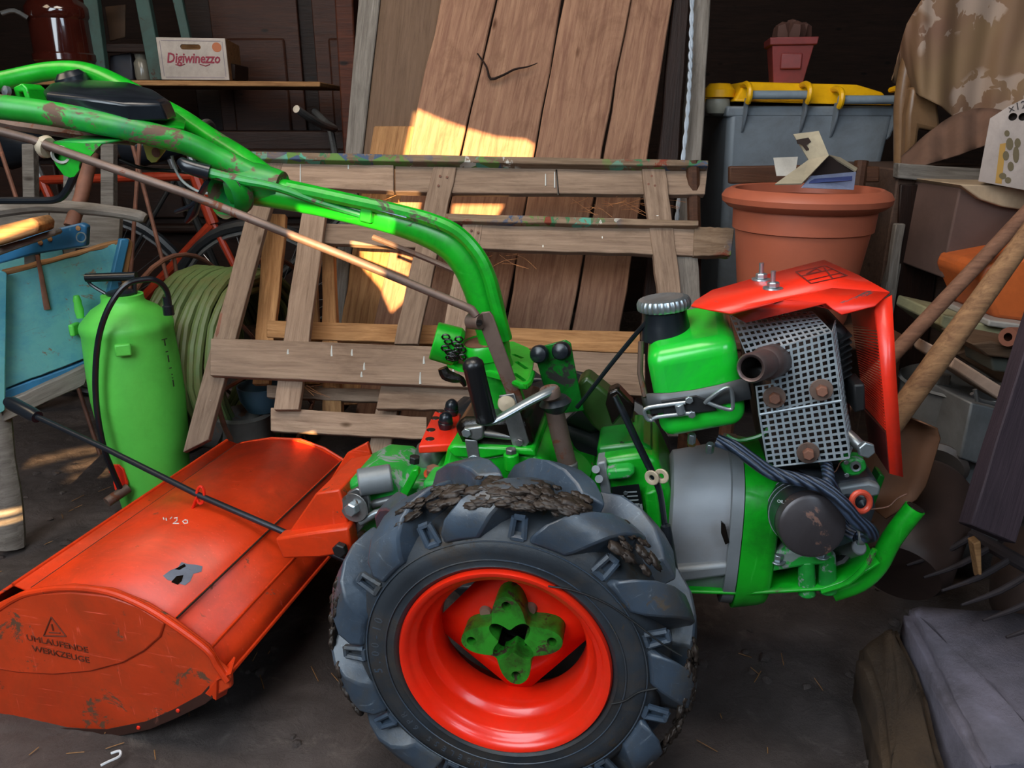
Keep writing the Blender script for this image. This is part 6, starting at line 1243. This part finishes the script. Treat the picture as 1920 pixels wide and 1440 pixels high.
# orange trough, drawers, boards
boxpx([(1846, 497), (1990, 470), (1990, 612), (1868, 598), (1836, 520)], 1.6, 0.18, paint('orange_plastic', '#c8622c', 0.5, 0, dirt=0.3), 'orange_trough', 'orange plastic window-box planter at the right edge', 'planter', bevel=0.01)
boxpx([(1855, 600), (1990, 618), (1990, 632), (1852, 612)], 1.56, 0.2, paint('white_rim', '#a39c94', 0.5), 'white_tray', 'flat white tray under the orange planter', 'tray')
boxpx([(1768, 590), (1990, 640), (1990, 668), (1800, 640), (1762, 610)], 1.58, 0.2, paint('cream_board', '#a09a74', 0.7), 'cream_board', 'pale cream board crossing behind the shovel shaft', 'board')
p = [W0.hit(1872, 628, 1.50), W0.hit(1990, 660, 1.50)]
tag(obj('clay_pipe', MB().lathe([(0.008, 0), (0.018, 0), (0.019, 0.005), (0.017, 0.16), (0.008, 0.16)], W0.hit(1890, 632, 1.40), (0.85, 0.45, -0.12), 20), paint('clay_red', '#84503e', 0.7)), 'short red clay pipe pointing out at the right edge', 'pipe')
boxpx([(1822, 645), (1860, 640), (1990, 664), (1990, 682), (1850, 668)], 1.42, 0.12, M['board_dark'], 'brown_board', 'brown board under the clay pipe', 'board')
boxpx([(1858, 668), (1990, 684), (1990, 712), (1862, 696)], 1.44, 0.1, paint('grey_green_tin', '#4c4f48', 0.4), 'metal_tin', 'grey-green flat tin under the brown board', 'tin')
boxpx([(1787, 667), (1910, 745), (1903, 770), (1783, 690)], 1.42, 0.16, paint('pink_white_edge', '#b89a86', 0.7, 0.15, '#8a5c44'), 'white_edged_board', 'board with a chipped white edge sloping over the metal bin', 'board')
boxpx([(1792, 664), (1960, 770), (1990, 700), (1850, 640)], 1.59, 0.04, M['board_dark'], 'brown_shelf', 'brown board lying sloped behind the white-edged board', 'board')
mt_ = Frame((W0.hit(1830, 800, 1.5).x, 1.5, 0), -8)
mb_ = thing('metal_bin', 'dented grey galvanised feed bin behind the shovel', 'bin', mt_)
gm = paint('galvanised', '#7d7f80', 0.45, 0.12, '#6e4a3a', metal=0.4, var=0.2)
zt_ = mt_.hit(1830, 735, 0).z
obj('drum', MB().lathe([(0, 0.05), (0.115, 0.05), (0.118, 0.06), (0.13, zt_), (0.136, zt_ + 0.004), (0.13, zt_ + 0.008), (0.12, zt_ - 0.01), (0, zt_ - 0.03)], (0.0, 0.05, 0), n=36), gm, mb_)
obj('chute', MB().prism([mt_.hit(x, y, -0.10) for x, y in ((1822, 755), (1886, 770), (1862, 880), (1800, 860))], (0, 0.12, 0)), gm, mb_, 0.004)
obj('hasp', MB().tube([mt_.hit(x, y, -0.105) for x, y in ((1822, 738), (1836, 750), (1860, 756), (1888, 764))], 0.004, 8, smooth=3).tube([mt_.hit(1828, 730, -0.105), mt_.hit(1832, 752, -0.11)], 0.004, 8), M['steel'], mb_)
def post(a, da, b, db, wd_, mat, label, name='board'):
    p, q = W0.hit(*a, da), W0.hit(*b, db); o = bar(name, p, q, wd_, 0.03, mat, None, up=(0, 1, 0), n=6); return tag(o, label, 'board')
post((1985, 560), 1.22, (1850, 1000), 1.05, 0.085, wood('dim_purple_board', '#40333a', '#332930', 0.7, 0.4, '#1d181c'), 'wide dark board leaning steeply at the right edge')
post((1765, 700), 1.62, (1740, 850), 1.6, 0.03, M['greywood'], 'narrow grey batten standing left of the metal bin', 'batten')
post((1700, 345), 2.0, (1640, 700), 1.9, 0.03, M['greywood'], 'pale crooked batten between the pot and the dark chest', 'batten')
# dark round plough body / disc and rake
dsc = thing('dark_canister', 'dark dusty round-shouldered metal drum lying behind the bumper at the right', 'drum', Frame((0, 0, 0)))
a_, b_ = W0.hit(1690, 1060, 1.22), W0.hit(1755, 880, 1.42)
obj('drum_body', MB().lathe([(0, -0.02), (0.07, -0.02), (0.085, 0.0), (0.09, 0.12), (0.085, 0.2), (0.068, 0.225), (0, 0.235)], a_, b_ - a_, 32), paint('dark_brown_tin', '#3a2c28', 0.5, 0.2, '#4c3426', var=0.3), dsc)
obj('drum_cap', MB().lathe([(0.0, 0.0), (0.05, 0.0), (0.058, 0.01), (0.05, 0.022), (0, 0.03)], b_ + (b_ - a_) * 0.02, b_ - a_, 28), paint('dark_cap', '#4a423e', 0.45), dsc)
rk = thing('harrow', 'rusty toothed harrow bar lying above the stone block at the right edge', 'harrow')
q0, q1 = W0.hit(1700, 1060, 1.16), W0.hit(1935, 1230, 0.86)
hmt = paint('harrow_iron', '#2c2629', 0.6, 0.3, '#3a2820', metal=0.2)
obj('tooth_bar', MB().tube([q0 + Vector((0.14, 0.05, 0.03)), q1 + Vector((0.14, 0.05, 0.03))], 0.012, 10), hmt, rk)
for k in range(7):
    p_ = q0.lerp(q1, k / 6); obj('tooth', MB().tube([p_ + Vector((0.14, 0.05, 0.03)), p_ + Vector((0.07, 0.02, 0.012)), p_], [0.006, 0.005, 0.002], 8, smooth=3), hmt, rk)
boxpx([(1826, 1020), (1840, 1015), (1842, 1085), (1838, 1090)], 1.08, 0.02, M['warmwood'], 'wood_sliver', 'narrow ochre wooden sliver standing behind the harrow teeth', 'wood')
tag(obj('clay_jug', MB().lathe([(0, 0), (0.07, 0), (0.10, 0.06), (0.11, 0.14), (0.09, 0.2), (0.05, 0.235), (0.0, 0.24)], (W0.z(1990, 1200, 0.0).x - 0.06, 1.2, 0.02), n=32), paint('dim_clay', '#40302a', 0.6, 0.2, '#523626', var=0.3)), 'dim brown rounded vessel at the right edge behind the harrow', 'vessel')
# stone block, bottom right
def rock(name, corners, h0, h1, mat, label, cat, seed, div=26, amp=0.012):
    """four ground corners (x,y), bottom and top heights"""
    b = bmesh.new(); V = [b.verts.new((x, y, h0)) for x, y in corners] + [b.verts.new((x, y, h)) for (x, y), h in zip(corners, h1)]
    for f in ((3, 2, 1, 0), (4, 5, 6, 7), (0, 1, 5, 4), (1, 2, 6, 5), (2, 3, 7, 6), (3, 0, 4, 7)): b.faces.new([V[i] for i in f])
    bmesh.ops.bevel(b, geom=b.edges[:], offset=0.012, segments=2, affect='EDGES'); bmesh.ops.triangulate(b, faces=b.faces[:]); 
    for _ in range(4): 
        e = [e_ for e_ in b.edges if e_.calc_length() > 0.014]
        if e: bmesh.ops.subdivide_edges(b, edges=e, cuts=1)
    for v in b.verts:
        v.co += Vector((0, 0, 1)) * (noise.noise(v.co * 12 + Vector((seed, 0, 0))) * 0.013 + abs(noise.noise(v.co * 34)) * 0.009 + noise.noise(v.co * 75) * 0.004); v.co += Vector((noise.noise(v.co * 6 + Vector((seed, 0, 0))), noise.noise(v.co * 6 + Vector((0, seed, 0))), noise.noise(v.co * 6 + Vector((0, 0, seed))))) * amp + Vector((0, 0, 1)) * noise.noise(v.co * 30) * 0.004
    me = bpy.data.meshes.new(name); b.to_mesh(me); b.free()
    for p in me.polygons: p.use_smooth = True
    o = bpy.data.objects.new(name, me); COL.objects.link(o); me.materials.append(mat); return tag(o, label, cat)
zt = 0.15
A_ = W0.z(1695, 1135, zt); B_ = W0.z(1990, 1150, zt); C_ = W0.z(1990, 1440, zt); D_ = W0.z(1840, 1450, zt)
ms, ts, bs = nt('two_tone_stone'); cs, _ = coords(ts)
g_ = ts.nodes.new('ShaderNodeNewGeometry'); sp_ = ts.nodes.new('ShaderNodeSeparateXYZ'); ts.links.new(g_.outputs['True Normal'], sp_.inputs[0])
ts.links.new(mixc(ts, ramp(ts, noi(ts, cs, 8, 8, 0.7), 0.35, 0.65), lin('#56525a'), lin('#787280')), bs.inputs['Base Color']); bs.inputs['Roughness'].default_value = 0.85
bump(ts, bs, noi(ts, cs, 40, 8, 0.8), 0.8, 0.006)
rock('stone_block', [(A_.x, A_.y), (D_.x, D_.y), (C_.x, C_.y), (B_.x, B_.y)], -0.03, (zt, zt, zt + 0.02, zt), ms, 'rough grey stone block in the bottom right corner', 'stone', 3)
E_ = W0.z(1610, 1200, 0.1); G_ = W0.z(1670, 1440, 0.08)
rock('mud_slab', [(E_.x, E_.y), (G_.x, G_.y), (D_.x - 0.01, D_.y), (A_.x - 0.005, A_.y)], -0.03, (0.085, 0.07, 0.10, 0.12), M['stone_side'], 'ochre-brown stone leaning against the grey stone block', 'stone', 9)
# clutter of small clods on the floor
rnd = random.Random(11); q = MB()
for k in range(260):
    x = rnd.uniform(-1.4, 0.9); y = rnd.uniform(0.62, 2.0)
    if abs(x) < 0.3 and y < 1.3: continue
    s = rnd.uniform(0.004, 0.013); z = heightmap(x, y); q.lathe([(0, -0.3 * s), (s, 0), (0.8 * s, 0.6 * s), (0, 0.8 * s)], (x, y, z), (rnd.uniform(-.4, .4), rnd.uniform(-.4, .4), 1), 6, rfun=lambda t, r=rnd.random(): 1 + 0.3 * math.sin(3 * t + r * 6))
tag(obj('earth_clods', q, M['earth'], smooth=60), 'small clods of earth scattered over the floor', 'earth', kind='stuff')
q = MB()
for k in range(170):
    x = rnd.uniform(-1.3, 0.9); y = rnd.uniform(0.65, 1.9); a = rnd.uniform(0, 3.14); l = rnd.uniform(0.01, 0.045); z = heightmap(x, y) + 0.003
    q.tube([(x, y, z), (x + l * math.cos(a), y + l * math.sin(a), z + rnd.uniform(0, 0.006))], 0.0009, 4)
tag(obj('straw_bits', q, M['warmwood'], smooth=0), 'bits of straw and twig on the earth floor', 'straw', kind='stuff')

q = MB()
f0 = W0.z(213, 1424, 0.004)
q.tube([f0 + Vector(p) for p in ((-0.010, 0.012, 0), (0.002, 0.016, 0.001), (0.006, 0.006, 0), (-0.006, -0.006, 0.001), (-0.014, -0.012, 0))], 0.0022, 6, smooth=3)
tag(obj('paint_fleck', q, plain('fleck_white', '#c9ccd0', 0.7)), 'small curled white paint flake on the floor in front of the orange hood', 'flake')
